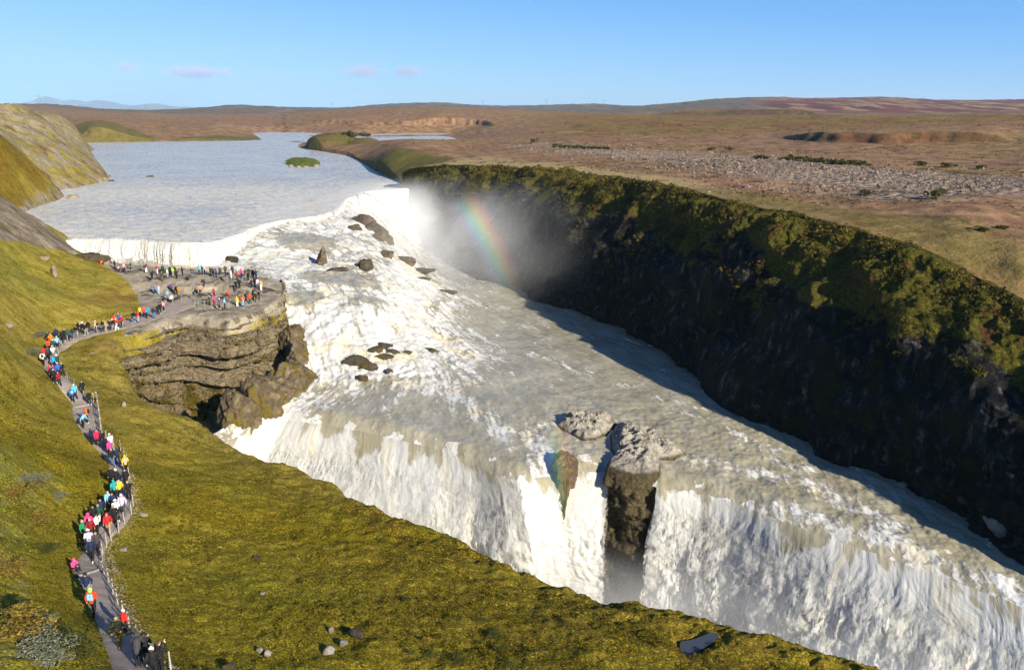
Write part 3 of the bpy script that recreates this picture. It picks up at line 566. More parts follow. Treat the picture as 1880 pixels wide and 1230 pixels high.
# a small mossy buttress at the far left end of the wall
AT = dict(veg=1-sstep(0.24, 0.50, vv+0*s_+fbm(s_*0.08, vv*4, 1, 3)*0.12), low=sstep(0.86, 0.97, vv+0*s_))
def m_wall():
    M = Mat('gorge_wall'); p = M.pos()
    n = M.noise(p, 0.5, 8, 0.7); col = M.noise(M.scale(p, (1, 1, 0.35)), 0.8, 8, 0.75); sm = M.noise(p, 2.5, 5, 0.7)
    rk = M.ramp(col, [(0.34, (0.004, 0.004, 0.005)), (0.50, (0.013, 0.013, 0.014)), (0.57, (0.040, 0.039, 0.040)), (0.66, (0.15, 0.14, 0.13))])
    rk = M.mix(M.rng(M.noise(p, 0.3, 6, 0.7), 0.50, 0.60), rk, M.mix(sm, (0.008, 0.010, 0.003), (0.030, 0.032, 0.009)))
    vg = M.ramp(sm, [(0.3, (0.028, 0.030, 0.006)), (0.5, (0.085, 0.078, 0.012)), (0.62, (0.16, 0.125, 0.02)), (0.78, (0.24, 0.185, 0.045))])
    vg = M.mix(M.rng(M.noise(p, 0.28, 5, 0.65), 0.54, 0.64), vg, M.mix(sm, (0.05, 0.022, 0.010), (0.15, 0.065, 0.028)))
    f = M.rng(M.math('ADD', M.attr('veg'), M.math('MULTIPLY', M.math('SUBTRACT', n, 0.5), 1.3)), 0.4, 0.6)
    c = M.mix(f, rk, vg)
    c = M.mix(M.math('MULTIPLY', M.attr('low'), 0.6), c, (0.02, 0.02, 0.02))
    b = M.bump(M.math('ADD', n, col), 1.1, 0.9); b = M.bump(sm, 0.35, 0.8, b)
    return M.done(M.pbr(c, 0.92, b, 0.06))
MW = m_wall()
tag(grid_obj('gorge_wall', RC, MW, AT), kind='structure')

# ================================================================== the river
CREST = [(360,830,-40.6),(395,812,-40.6),(430,793,-40.6),(470,772,-40.5),(520,760,-40.5),(600,770,-40.5),(660,781,-40.5),(720,795,-40.5),(780,808,-40.5),(820,820,-40.5),(870,838,-40.5),(910,858,-40.5),(950,872,-40.5),(1000,862,-40.5),(1060,855,-40.5),(1110,855,-40.5),(1160,870,-40.5),(1215,884,-40.5),(1290,892,-40.5),(1350,908,-40.5),(1420,938,-40.5),(1500,968,-40.5),(1600,1000,-40.5),(1700,1034,-40.5),(1800,1068,-40.5),(1880,1098,-40.5),(2000,1145,-40.5),(2150,1205,-40.5)]
LEDGE = [(60,432,-27),(135,439,-27),(190,440,-27),(250,441,-27),(330,447,-27),(390,446,-27),(440,430,-27),(480,413,-27),(530,403,-27),(580,398,-27),(615,388,-27),(632,372,-27),(645,356,-27),(680,351,-27),(720,349,-27),(748,346,-27),(770,345,-27)]
CRp = pts(CREST); ca, cY = CRp[:, 0]/CRp[:, 1], CRp[:, 1]; o = np.argsort(ca); ca, cY = ca[o], cY[o]
LEp = pts(LEDGE); la, lY = LEp[:, 0]/LEp[:, 1], LEp[:, 1]; o = np.argsort(la); la, lY = la[o], lY[o]
CASC = [(100,487,-31.1),(150,489,-31.1),(250,489,-31.2),(350,496,-31.4),(430,493,-31.3),(480,510,-31.5),(517,530,-31.8),(520,548,-32.2),
 (460,452,-29.6),(540,436,-29.4),(540,448,-29.6),(610,440,-29.6),(610,415,-28.8),(480,470,-31.0),(560,492,-31.8),(560,520,-32.0),(620,505,-32.4),(660,516,-32.7),(600,468,-31.2),(560,545,-32.2),(610,540,-32.8),(660,545,-33.2),(690,552,-33.6),
 (655,405,-29.2),(660,440,-30.6),(690,450,-31.4),(690,480,-32.4),(705,420,-31.2),(720,455,-33.4),(735,490,-35.0),(720,520,-34.6),(700,380,-33),(740,400,-37),
 (545,610,-36.0),(560,640,-37.2),(600,600,-35.2),(650,600,-35.4),(700,590,-35.6),(740,570,-36.6),(770,580,-38.0),(580,680,-39.2),(640,660,-38.4),(700,650,-38.2),(760,640,-38.6),(800,600,-39.4),
 (760,440,-39.6),(775,480,-39.8),(800,515,-39.8),(835,550,-39.9),(830,600,-39.9),(870,650,-39.9),(820,690,-40.0),(740,705,-40.0),(650,715,-40.1),(585,720,-40.2),(720,412,-39.5),(748,414,-39.6),(790,420,-39.7),
 (900,520,-39.9),(1000,560,-39.9),(1000,640,-40.0),(1200,700,-40.0),(1000,720,-40.1),(900,700,-40.1),(1350,770,-40.1),(1100,780,-40.1),(1500,870,-40.2),(1700,960,-40.3),(1900,1060,-40.4),(2150,1190,-40.5),(600,745,-40.3),(520,752,-40.4),(430,785,-40.5),(720,770,-40.3),(900,820,-40.3),(1010,840,-40.4),(1215,860,-40.4),(1350,890,-40.4),(1500,945,-40.4),(1700,1010,-40.4)]
CA = pts(CASC); _casc = TPS(CA[:, :2], CA[:, 2], 3e-4)
_pb = pts([(752,380,-39.6),(735,420,-39.6),(762,470,-39.7),(785,512,-39.8),(825,545,-39.9),(800,590,-39.9),(865,645,-39.9),(810,690,-40),(740,700,-40),(650,712,-40),(575,720,-40.2),(430,790,-40.5),(430,840,-40.5),(2200,1500,-40.5),(2400,1200,-40.5),(1500,700,-40),(900,450,-40)])[:, :2]
def water_z(x, y):
    a = x/y; up = y-np.interp(a, la, lY)
    zc = _casc(x, y); pool = sdist(x, y, _pb)
    zc = np.where(pool > 0, zc*(1-sstep(0, 6, pool))+sstep(0, 6, pool)*np.clip(zc, -40.6, -39.7), zc)
    # terraced shelves in the rapids
    w = (1-sstep(-5, 1.5, pool))*sstep(-31.4, -33.0, zc)+0.6*(1-sstep(-5, 1.5, pool))*sstep(-29.2, -29.8, zc)
    w = np.clip(w, 0, 1)*sstep(-39.5, -38.2, zc)
    q = zc+fbm(x*0.07, y*0.07, 3, 4)*1.7; stp = 1.7
    k = q/stp; fr = k-np.floor(k); zt = (np.floor(k)+sstep(0.30, 1.0, fr))*stp-(q-zc)
    w = w*(1-1.0*sstep(-32.8, -34.2, zc)); zc = zc*(1-0.8*w)+0.8*w*zt
    return np.where(up > 0, -27.0, np.minimum(zc, -27.3)), up, pool, w
na, nr = 1000, 1000
A = np.concatenate([np.linspace(-0.72, -0.45, 120, endpoint=False), np.linspace(-0.45, 0.86, na-120)])
y0 = np.interp(A, ca, cY); y0 = np.where(A < ca[0], cY[0]+0*A, y0)
tt = np.linspace(0, 1, nr); tt = np.where(tt < .86, tt*(0.72/.86), .72+(tt-.86)*(.28/.14))
Y = np.exp(np.log(y0)[None, :]+(math.log(1050)-np.log(y0))[None, :]*tt[:, None]); X = A[None, :]*Y
Z, up, pool, ter = water_z(X, Y)
# direction of flow for streaks: along the gorge below, along the upper valley above
fx, fy = 0.42, -0.91
sa_, sb_ = X*fx+Y*fy, X*fy*-1+Y*fx
dcrest = Y-y0[None, :]
upm = (up > 0)
gz = np.gradient(Z, axis=0)/np.maximum(np.gradient(Y, axis=0), 1e-3); slope = np.clip(np.abs(gz), 0, 3)
low = 1-upm
rough = fbm(sa_*0.42, sb_*0.62, 0, 5)
wv = low*(rough*0.16+ridged(sa_*0.7, sb_*1.1, 4, 4)*0.05)*(0.35+0.65*sstep(36, 8, dcrest)*(A > 0.02)[None, :]+0.25*(A <= .02)[None, :])*sstep(0, 3, dcrest+2)
pw = sstep(5, -2, pool)
wv = wv+low*pw*(fbm(X*0.5, Y*0.5, 1, 4)*0.20+ridged(X*0.22, Y*0.22, 6, 3)*0.16+(np.abs(fbm(X*.26, Y*.26, 9, 6))*0.55-0.15)*sstep(-33, -35, Z)+np.abs(fbm(X*.9, Y*.9, 2, 4))*.06)
wv = wv+low*(1-pw)*fbm(X*0.09, Y*0.09, 8, 3)*0.25
wv = wv+upm*(fbm(X*0.16, Y*0.22, 0, 5)*0.16*np.clip(220/Y, 0.5, 1.3))
ARW = [(250,445,-27,250,485),(400,448,-28,420,480),(560,402,-28,575,430),(640,372,-28,690,400),(700,350,-28,722,400),(740,350,-28,748,400),(480,470,-31,560,480),(560,450,-30,620,470),(600,480,-31.5,640,515),(680,450,-31,735,480),(690,490,-33,750,530),(540,560,-33,580,640),(600,560,-33.5,650,650),(660,570,-34,720,650),(720,560,-35,790,610),(560,660,-38,600,712),(640,660,-38,690,720),(740,640,-38.5,800,680),(800,560,-39.8,900,610),(850,470,-39.8,930,530),(900,520,-40,1000,590),(1050,600,-40,1150,665),(880,660,-40,960,690),(1250,720,-40,1360,795),(1500,860,-40.2,1610,935),(1750,970,-40.3,1850,1040),(1000,700,-40,1060,745),(760,725,-40.1,730,775),(640,730,-40.2,600,765),(560,740,-40.3,500,765),(850,760,-40.2,870,830),(960,790,-40.3,975,850),(1350,850,-40.3,1350,905),(1500,910,-40.4,1510,965),(1250,860,-40.4,1250,890),(1650,970,-40.4,1660,1020)]
aw = np.array([U(a, b, z)[:2] for a, b, z, c, d in ARW]); ad_ = np.array([U(c, d, z-(2.0 if b < 560 and a < 760 else 0))[:2] for a, b, z, c, d in ARW])-aw; ad_ /= np.linalg.norm(ad_, axis=1)[:, None]
LM = (Y < 300) & (up < 3); lx, ly = X[LM], Y[LM]; dx = np.zeros(len(lx)); dy = np.zeros(len(lx))
for (ax, ay), (vx, vy) in zip(aw, ad_):
    wg = 1/((lx-ax)**2+(ly-ay)**2+9)**1.5; dx += wg*vx; dy += wg*vy
q = np.sqrt(dx*dx+dy*dy)+1e-9; dx /= q; dy /= q
def lic(freq, length, k, sd):
    s = 0
    for t in np.linspace(-1, 1, k): s = s+perlin((lx+dx*t*length)*freq+sd, (ly+dy*t*length)*freq, sd)*(1-0.6*abs(t))
    return s/np.std(s)
l1, l2, l3 = lic(1.9, 1.5, 8, 3.1), lic(0.75, 4.0, 10, 7.7), lic(0.28, 7.0, 8, 1.3)
LIC = np.zeros_like(Z); LIC[LM] = 0.42*l1+0.40*l2+0.30*l3
wv = wv+low*(LIC*0.03*(0.25+0.75*pw)+0.035*fbm(X*1.5, Y*1.5, 3, 3)*(1-pw))
wv = wv-low*1.0*np.clip(1-dcrest/3.0, 0, 1)**2*(A > ca[0])[None, :]
Z = Z+wv
# how much of the surface is broken into foam
foam = np.zeros_like(Z)
foam = np.maximum(foam, low*sstep(4.0, -4, pool)*(0.68+0.20*fbm(sa_*.05, sb_*.09, 5, 4)+0.14*sstep(-34, -36.5, Z)))
foam = np.maximum(foam, low*sstep(0.10, 0.40, slope)*0.92*sstep(9, 4, pool))
smooth_w = np.zeros_like(Z)
for lst in [[(500,432,-29.4),(560,430,-29.4),(620,440,-29.6),(600,455,-30),(520,456,-30)],[(560,500,-32),(620,496,-32.3),(690,508,-32.8),(690,524,-33),(600,522,-32.2),(540,515,-32)],[(518,540,-32),(560,530,-32.1),(600,545,-32.6),(570,562,-32.6),(525,556,-32.3)],[(230,484,-31.2),(330,488,-31.3),(470,497,-31.4),(480,505,-31.5),(330,500,-31.4),(220,492,-31.2)],[(640,545,-33.1),(700,545,-33.6),(695,565,-34.2),(650,558,-33.6)]]:
    smooth_w = np.maximum(smooth_w, sstep(-1.2, 1.2, sdist(X, Y, pts(lst)[:, :2])+fbm(X*.25, Y*.25, 4, 3)*1.4))
foam = foam*(1-0.58*smooth_w*low)
# boils of foam drifting down from the rapids through the pool
drift = np.exp(-np.clip(pool, 0, None)/9)
foam = np.maximum(foam, low*sstep(-3, 1, pool)*(0.20+0.46*drift+0.10*fbm(sa_*.06, sb_*.10, 2, 4)))
lane = pts([(800,640,-40),(880,700,-40),(1000,650,-40),(940,640,-40),(880,655,-40)])[:, :2]
for lst, wdt, am in [([(870,660,-40),(980,650,-40),(1100,690,-40),(1230,740,-40),(1330,790,-40),(1480,860,-40)], 3.2, .46), ([(800,700,-40),(880,760,-40),(960,800,-40),(1010,860,-40)], 4.0, .62), ([(640,735,-40),(760,720,-40),(850,735,-40),(930,790,-40)], 3.0, .5), ([(1250,840,-40),(1330,850,-40),(1480,880,-40),(1640,960,-40)], 3.0, .55), ([(1290,900,-40),(1450,930,-40),(1560,960,-40),(1720,1015,-40),(1880,1075,-40)], 2.6, .55), ([(960,800,-40),(1030,760,-40),(1060,765,-40)], 2.2, .45), ([(1290,750,-40),(1400,790,-40),(1480,835,-40)], 1.2, .4)]:
    dd, _ = polydist(X, Y, pts(lst)[:, :2]); foam = np.maximum(foam, low*am*np.exp(-(dd/wdt)**2))
foam = np.maximum(foam, low*0.85*sstep(0.5, -3.0, dcrest-1.0-fbm(X*.22, Y*.22, 6, 4)*5.0+fbm(X*.8, Y*.8, 3, 4)*1.5))
foam = np.maximum(foam, upm*(0.44+0.24*sstep(60, 5, up)+0.22*np.exp(-((Y-260)/40)**2)))
foam = np.maximum(foam, upm*0.9*sstep(3.0, 0.0, up+fbm(X*.2, Y*.2, 3, 3)*1.5))
for lst, wdt, am in [([(230,322,-27),(350,319,-27),(480,321,-27),(640,325,-27)], 1.6, .75), ([(260,352,-27),(420,356,-27),(560,362,-27),(640,358,-27)], 1.3, .62), ([(150,383,-27),(300,380,-27),(430,384,-27),(560,388,-27)], 1.3, .70), ([(220,400,-27),(380,404,-27),(520,396,-27)], 1.2, .62), ([(180,280,-27),(330,284,-27),(500,282,-27)], 2.6, .6), ([(120,410,-27),(230,415,-27),(340,420,-27),(430,414,-27)], 1.3, .75), ([(450,340,-27),(560,345,-27),(650,343,-27)], 1.4, .62)]:
    dd, _ = polydist(X, Y+fbm(X*.06, Y*.06, 4, 4)*2.5, resample(pts(lst), 24)[:, :2]); foam = np.maximum(foam, upm*am*np.exp(-(dd/wdt)**2)*np.clip(.75+.6*fbm(X*.08, Y*.08, 2, 4), 0, 1.2)+0*foam)
murk = low*1.0
streak = np.where(upm, 0.0, 1.0)
UVw = np.stack([sa_, sb_], -1)
rockbase = dict(lic=LIC, foam=np.clip(foam, 0, 1), murk=murk, slope=np.clip(slope, 0, 1))
def m_water():
    M = Mat('glacial_water'); p = M.pos(); uv = M.uv()
    st = M.scale(uv, (0.45, 1.0, 1.0)); g = M.attr('foam')
    n1 = M.noise(st, 0.55, 8, 0.68, 0.6); n2 = M.noise(st, 2.2, 6, 0.7, 0.4); n3 = M.noise(uv, 0.10, 5, 0.6)
    nn = M.math('ADD', M.math('MULTIPLY', n1, 0.55), M.math('ADD', M.math('MULTIPLY', n2, 0.30), M.math('MULTIPLY', n3, 0.15)))
    L = M.attr('lic')
    f = M.math('ADD', M.math('ADD', M.math('MULTIPLY', M.math('SUBTRACT', nn, 0.5), 2.5), M.math('MULTIPLY', L, M.math('MULTIPLY_ADD', g, 0.15, 0.035))), M.math('SUBTRACT', g, 0.43))
    f = M.math('ADD', M.math('MULTIPLY', M.rng(f, 0.02, 0.20), M.attr('murk')), M.math('MULTIPLY', M.math('MULTIPLY', M.rng(f, -0.16, 0.34), 0.9), M.math('SUBTRACT', 1.0, M.attr('murk'))))
    low = M.ramp(M.noise(st, 0.35, 6, 0.65), [(0.3, (0.22, 0.195, 0.125)), (0.55, (0.31, 0.28, 0.195)), (0.75, (0.39, 0.36, 0.265))])
    up = M.ramp(M.noise(p, 0.05, 5, 0.6), [(0.35, (0.29, 0.285, 0.265)), (0.65, (0.40, 0.39, 0.365))])
    far = M.rng(M.math('DIVIDE', M.n('ShaderNodeCameraData').outputs['View Z Depth'], 1.0), 0, 1) if False else None
    c = M.mix(M.attr('murk'), up, M.mix(M.rng(L, -2.2, 2.2), low, M.mix(1.0, low, (1.25, 1.25, 1.28), 'MULTIPLY')))
    fo = M.ramp(M.math('ADD', M.math('MULTIPLY', n2, 0.5), M.math('ADD', M.math('MULTIPLY', L, 0.10), 0.25)), [(0.3, (0.38, 0.37, 0.33)), (0.5, (0.55, 0.54, 0.505)), (0.7, (0.68, 0.67, 0.65))])
    fo = M.mix(M.math('MULTIPLY', M.rng(M.noise(p, 0.16, 3, 0.6), 0.52, 0.66), 0.6), fo, (0.62, 0.53, 0.34))
    c = M.mix(f, c, fo)
    rgh = M.math('ADD', 0.22, M.math('MULTIPLY', f, 0.6))
    b = M.bump(M.math('ADD', M.math('MULTIPLY', n1, 0.6), M.math('MULTIPLY', L, M.math('MULTIPLY_ADD', g, 0.07, 0.03))), 0.24, 0.5); b = M.bump(M.math('MULTIPLY', f, n2), 0.25, 0.6, b)
    b = M.bump(M.noise(M.scale(uv, (0.6, 1, 1)), 3.6, 4, 0.65), 0.05, 0.6, b)
    return M.done(M.pbr(c, rgh, b, 0.5))
MWt = m_water()
UNDER = np.vstack([pts([(60,478,-31.2),(150,473,-31.2),(240,495,-31.2),(320,500,-31.3),(400,506,-31.3),(480,515,-31.5),(500,522,-31.8)])[:, :2], pts([(515,540,-31.5),(528,565,-33.5),(540,590,-35.2),(552,620,-37.0),(562,660,-39.4),(560,705,-40.2),(515,745,-40.3),(450,778,-40.4),(395,806,-40.5),(340,840,-40.5),(200,840,-40.5),(60,700,-33)])[:, :2]])
keep = sdist(X, Y, UNDER) < 1.2; keep &= ~((A[None, :] < ca[0]) & (up < -40))
tag(grid_obj('river', np.stack([X, Y, Z], -1), MWt, rockbase, UVw, keep), kind='structure')

# ------------------------------------------------------------------ falling water
def m_fall():
    M = Mat('falling_water'); p = M.pos(); uv = M.uv()
    s1 = M.noise(M.scale(uv, (1, 0.13, 1)), 1.1, 6, 0.68, 0.5); s2 = M.noise(M.scale(uv, (1, 0.20, 1)), 5.0, 7, 0.76, 0.5); cl = M.noise(M.scale(uv, (1, 0.45, 1)), 0.9, 8, 0.75, 0.8)
    c = M.ramp(M.math('ADD', M.math('MULTIPLY', s1, 0.35), M.math('ADD', M.math('MULTIPLY', cl, 0.35), M.math('MULTIPLY', s2, 0.30))), [(0.36, (0.47, 0.475, 0.48)), (0.45, (0.66, 0.655, 0.635)), (0.54, (0.78, 0.77, 0.735)), (0.66, (0.84, 0.835, 0.815))])
    cr = M.rng(M.noise(M.scale(uv, (1, 0.08, 1)), 0.28, 4, 0.6, 0.3), 0.52, 0.68)
    c = M.mix(M.math('MULTIPLY', cr, 0.55), c, (0.80, 0.71, 0.50))
    gl = M.rng(M.math('ADD', M.attr('glass'), M.math('MULTIPLY', M.math('SUBTRACT', M.math('ADD', M.math('MULTIPLY', s2, .5), M.math('MULTIPLY', cl, .5)), 0.5), 2.2)), 0.35, 0.6)
    c = M.mix(gl, c, M.ramp(cl, [(0.3, (0.36, 0.315, 0.20)), (0.7, (0.50, 0.455, 0.34))]))
    b = M.bump(M.math('ADD', M.math('ADD', s1, cl), M.math('MULTIPLY', s2, 0.6)), 0.25, 0.40)
    hole = M.rng(M.math('ADD', M.attr('thin'), M.math('MULTIPLY', M.math('SUBTRACT', M.math('ADD', M.math('MULTIPLY', s2, .6), M.math('MULTIPLY', cl, .4)), 0.5), 2.4)), 0.5, 0.75)
    sh = M.pbr(c, 0.75, b, 0.2, Subsurface_Weight=0.0)
    tl = M.n('ShaderNodeBsdfTranslucent'); M.set(tl.inputs[0], c); M.set(tl.inputs['Normal'], b)
    a = M.n('ShaderNodeMixShader'); a.inputs[0].default_value = 0.32; M.set(a.inputs[1], sh); M.set(a.inputs[2], tl.outputs[0])
    tr = M.n('ShaderNodeBsdfTransparent'); h = M.n('ShaderNodeMixShader'); M.set(h.inputs[0], hole); M.set(h.inputs[1], a.outputs[0]); M.set(h.inputs[2], tr.outputs[0])
    return M.done(h.outputs[0])
MFall = m_fall()
def curtain(name, crest, drop, run, fdir, label, ns=700, ntt=260, amp=1.0, lead=2.2, thin=None, glass=1.0, seed=0, start_amp=0.15, rope=1.0, lipz=0.2):
    C = resample(pts(crest), ns); s = np.concatenate([[0], np.cumsum(np.linalg.norm(np.diff(C[:, :2], axis=0), axis=1))])
    f = np.array(fdir, float); f = np.stack([np.interp(np.linspace(0, 1, ns), np.linspace(0, 1, len(f)), f[:, k]) for k in (0, 1)], 1); f /= np.linalg.norm(f, axis=1)[:, None]
    dr = np.interp(np.linspace(0, 1, ns), np.linspace(0, 1, len(drop)), drop) if hasattr(drop, '__len__') else np.full(ns, drop)
    rn = np.interp(np.linspace(0, 1, ns), np.linspace(0, 1, len(run)), run) if hasattr(run, '__len__') else np.full(ns, run)
    t = np.linspace(-0.22, 1, ntt)[:, None]; tp = np.clip(t, 0, 1)
    jag = fbm(s*0.20, s*0+seed, 3, 5)[None, :]*1.8
    xr = np.where(t < 0, t/0.22*lead, rn*tp**0.66*1.0)+jag*0.5*sstep(-0.2, 0.1, t)*np.minimum(1, rn/3)
    zz = -(np.where(t < 0, lipz+0.30*np.clip(-t/0.22, 0, 1)+(-0.75 if lipz > .5 else 0)*np.clip(-t/0.22, 0, 1), lipz)+dr*tp**1.25)
    P = np.empty((ntt, ns, 3)); P[..., 0] = C[None, :, 0]+f[None, :, 0]*xr; P[..., 1] = C[None, :, 1]+f[None, :, 1]*xr; P[..., 2] = C[None, :, 2]+zz+0.12
    arc = t*dr.mean()*1.1+0*s[None, :]; S = s[None, :]+0*t
    nn_ = normals(P); nn_ = np.where((nn_[..., 1:2] > 0), -nn_, nn_)
    w1 = fbm(S*0.8, arc*0.12, seed, 3)*1.2
    ropes = ridged(S*0.55+w1*0.5, arc*0.05, seed, 3)*0.22+fbm(S*2.2+w1, arc*0.16, seed+3, 5)*0.20*rope
    clump = fbm(S*0.45, arc*0.28+w1*0.3, seed+5, 7, 2.1, 0.55)*0.75+np.abs(fbm(S*0.9, arc*0.55, seed+8, 5, 2.1, 0.6))*0.6
    big = fbm(S*0.12, arc*0.03, seed+2, 3)*0.55
    am = amp*(start_amp+(1-start_amp)*sstep(-0.05, 0.55, t))*sstep(-0.22, -0.12, t)
    P = P+nn_*((ropes*0.8+clump*0.55*(0.2+0.8*sstep(0, .6, t))+big*sstep(0, 0.5, t))*am)[..., None]
    gl = glass*(1-sstep(-0.02, 0.30, t+fbm(S*0.30, S*0+seed, seed, 4)*0.30))*0.48+0*S-0.55*(1-np.minimum(glass, 1))
    th = np.zeros_like(S) if thin is None else thin(S/s[-1], t+0*S)
    o = grid_obj(name, P, MFall, dict(glass=gl, thin=th), np.stack([S, arc], -1))
    if lipz > 0.5:
        for k, (off, base) in enumerate([(0.7, 0.62), (1.5, 0.74)]):
            Q = P[::2, ::2].copy(); n2 = nn_[::2, ::2]; t2, S2, a2 = (t+0*S)[::2, ::2], S[::2, ::2], arc[::2, ::2]
            Q = Q+n2*((off+0.6*fbm(S2*0.3, a2*0.15, seed+20+k, 4))*sstep(-0.02, 0.5, t2))[..., None]-np.array([0, 0, 0.15])
            v = grid_obj('spray_veil', Q, MFall, dict(glass=0*S2-1, thin=np.clip(base+0.5*sstep(0.25, -0.02, t2)-0.10*t2+th[::2, ::2]*.6, 0, 1.2)), np.stack([S2+37.7*(k+1), a2], -1)); v.parent = o
    return tag(o, label, 'waterfall')
RIV = np.stack([X, Y, Z], -1)
def plunge(px0, px1, label, drop=22.0, run=(7,), fdir=((-.3, -.95),), nt_=340, amp=0.8, seed=0, glass=1.0, thin=None, veils=True):
    """a sheet of water that leaves the last row of the river and falls into the chasm"""
    a0, a1 = [U(p, np.interp(p, [c[0] for c in CREST], [c[1] for c in CREST]), -40.5) for p in (px0, px1)]
    j0, j1 = np.searchsorted(A, a0[0]/a0[1]), np.searchsorted(A, a1[0]/a1[1]); C = RIV[0, j0:j1+1]; ns = len(C); q = np.linspace(0, 1, ns)
    s = np.concatenate([[0], np.cumsum(np.linalg.norm(np.diff(C[:, :2], axis=0), axis=1))]); f = np.array(fdir, float); w_ = np.linspace(0, 1, len(f))
    f = np.stack([np.interp(q, w_, f[:, k]) for k in (0, 1)], 1); f /= np.linalg.norm(f, axis=1)[:, None]; rn = np.interp(q, np.linspace(0, 1, len(run)), run); rn = rn*(1+0.16*fbm(s*.10, s*0, seed, 3))
    t = np.linspace(0, 1, nt_)[:, None]**1.25; xr = rn*t**0.62; dz = 0.35*xr*(1-t)+drop*t**1.22
    P = np.empty((nt_, ns, 3)); P[..., 0] = C[:, 0]+f[:, 0]*xr; P[..., 1] = C[:, 1]+f[:, 1]*xr; P[..., 2] = C[:, 2]-dz
    arc = t*drop+0*s[None]; S = s[None]+0*t; n_ = normals(P); n_ = np.where(n_[..., 1:2] > 0, -n_, n_)
    SW = S+fbm(S*.12, arc*.10, seed+1, 3)*2.2; pat = np.clip(0.55+0.6*fbm(S*.10, arc*.06, seed+4, 3), .1, 1.2)
    ropes = ridged(SW*.42, arc*.045, seed, 3)*.30*pat+fbm(SW*1.9, arc*.20, seed+3, 5)*.20
    puff = np.abs(fbm(SW*.55, arc*.42, seed+8, 5, 2.1, .55))*1.3-0.3+fbm(SW*.30, arc*.16, seed+5, 4)*.55
    g_ = sstep(0, .10, t)*(0.35+0.65*sstep(.05, .5, t)); P = P+n_*((ropes*0.7*(1-.5*sstep(.2, .7, t))+puff*0.55*(0.35+0.65*sstep(.05, .6, t)))*amp*g_)[..., None]
    T = fbm(C[:, 0]*.22, C[:, 1]*.22, 6, 4)
    gl = glass*sstep(3.2, -2.2, arc+T[None]*3.2+fbm(SW*.5, arc*.3, seed+2, 4)*1.8)
    th = np.zeros_like(S) if thin is None else thin(q[None]+0*t, t+0*S)
    o = grid_obj('waterfall', P, MFall, dict(glass=gl, thin=th), np.stack([SW, arc], -1)); tag(o, label, 'waterfall')
    for k, (off, base) in enumerate([(0.5, 0.50), (1.2, 0.58), (2.2, 0.68)] if veils else []):
        Q = P[::2, ::2]; n2 = n_[::2, ::2]; t2, S2, a2 = (t+0*S)[::2, ::2], S[::2, ::2], arc[::2, ::2]
        Q = Q+n2*((off+0.8*fbm(S2*.25, a2*.14, seed+20+k, 4))*sstep(0.0, .45, t2))[..., None]-np.array([0, 0, .1])
        v = grid_obj('spray_veil', Q, MFall, dict(glass=0*S2-1, thin=np.clip(base+0.6*sstep(.22, .02, t2)-.14*t2+th[::2, ::2]*.6, 0, 1.2)), np.stack([S2*.7+37.7*(k+1), a2*.9], -1)); v.parent = o
    return o
edge_fade = lambda l, r, base=0.0: (lambda u, t: np.clip(base+(1-sstep(0, l, u))*0.9+(sstep(1-r, 1, u)*0.9 if r > 0 else 0*u), 0, 1))
plunge(368, 952, 'broad white waterfall curving down behind the grassy rim, left of the mossy rock', 23, (5, 7, 9, 10, 10, 10, 9, 8), ((-.75,-.65),(-.45,-.9),(-.3,-.95),(-.1,-1),(.15,-1),(.35,-.94),(.5,-.86)), amp=0.85, seed=1, glass=0.9, thin=lambda u, t: sstep(.95, 1.0, u)*0.75)
plunge(940, 1024, 'broken veil of white water between the broad left fall and the mossy ledge', 21, (4.5, 5.0), ((.25,-1),(.75,-1)), amp=0.95, seed=21, glass=0.9, thin=edge_fade(.02, .25, 0.2), veils=False)
plunge(1052, 1124, 'narrow waterfall between the mossy ledge and the dark rock column', 21, (5.5, 3.8), ((-.75,-1),(-.1,-1)), amp=0.85, seed=4, glass=0.6, thin=edge_fade(.12, .25, 0.12), veils=False)
plunge(1206, 2150, 'tall white waterfall filling the lower right corner, right of the dark rock column', 22, (3.0, 6, 7.5, 8, 8), ((-.30,-.95),(-.35,-.93),(-.4,-.9),(-.4,-.9)), nt_=380, amp=0.9, seed=7, glass=0.75)
curtain('waterfall', [(110,441,-27),(135,439,-27),(190,440,-27),(250,441,-27),(330,447,-27),(390,446,-27),(430,434,-27),(470,416,-27)], [4.6,4.6,4.6,4.5,4.4,4.2,3.2,1.6], 2.6, [(.1,-1),(.2,-.98),(.3,-.95)], 'long low white waterfall across the upper river behind the crowded rock platform', ns=900, ntt=120, amp=0.85, seed=11, glass=0.7, lead=3)
curtain('waterfall', [(455,424,-27),(480,413,-27),(530,403,-27),(580,398,-27),(618,388,-27)], [1.6,2.6,2.7,2.6,2.2], 3.0, [(.2,-1),(.3,-.95)], 'low stepped waterfall in the middle of the upper rapids', ns=500, ntt=90, amp=0.45, seed=14, glass=0.8, lead=3)
curtain('waterfall', [(612,391,-27),(630,374,-27),(645,357,-27),(680,351,-27),(720,349,-27),(742,347,-27),(750,347,-27)], [2.0,3.5,6.0,9.5,12.6,12.8,12.8], [3,3,3,2.5,2,1.5,1.5], [(.5,-.9),(.4,-.9),(.25,-1),(.15,-1)], 'highest upper waterfall dropping into the misty corner beside the far cliff', ns=500, ntt=180, amp=0.6, seed=17, glass=0.5, lead=4)

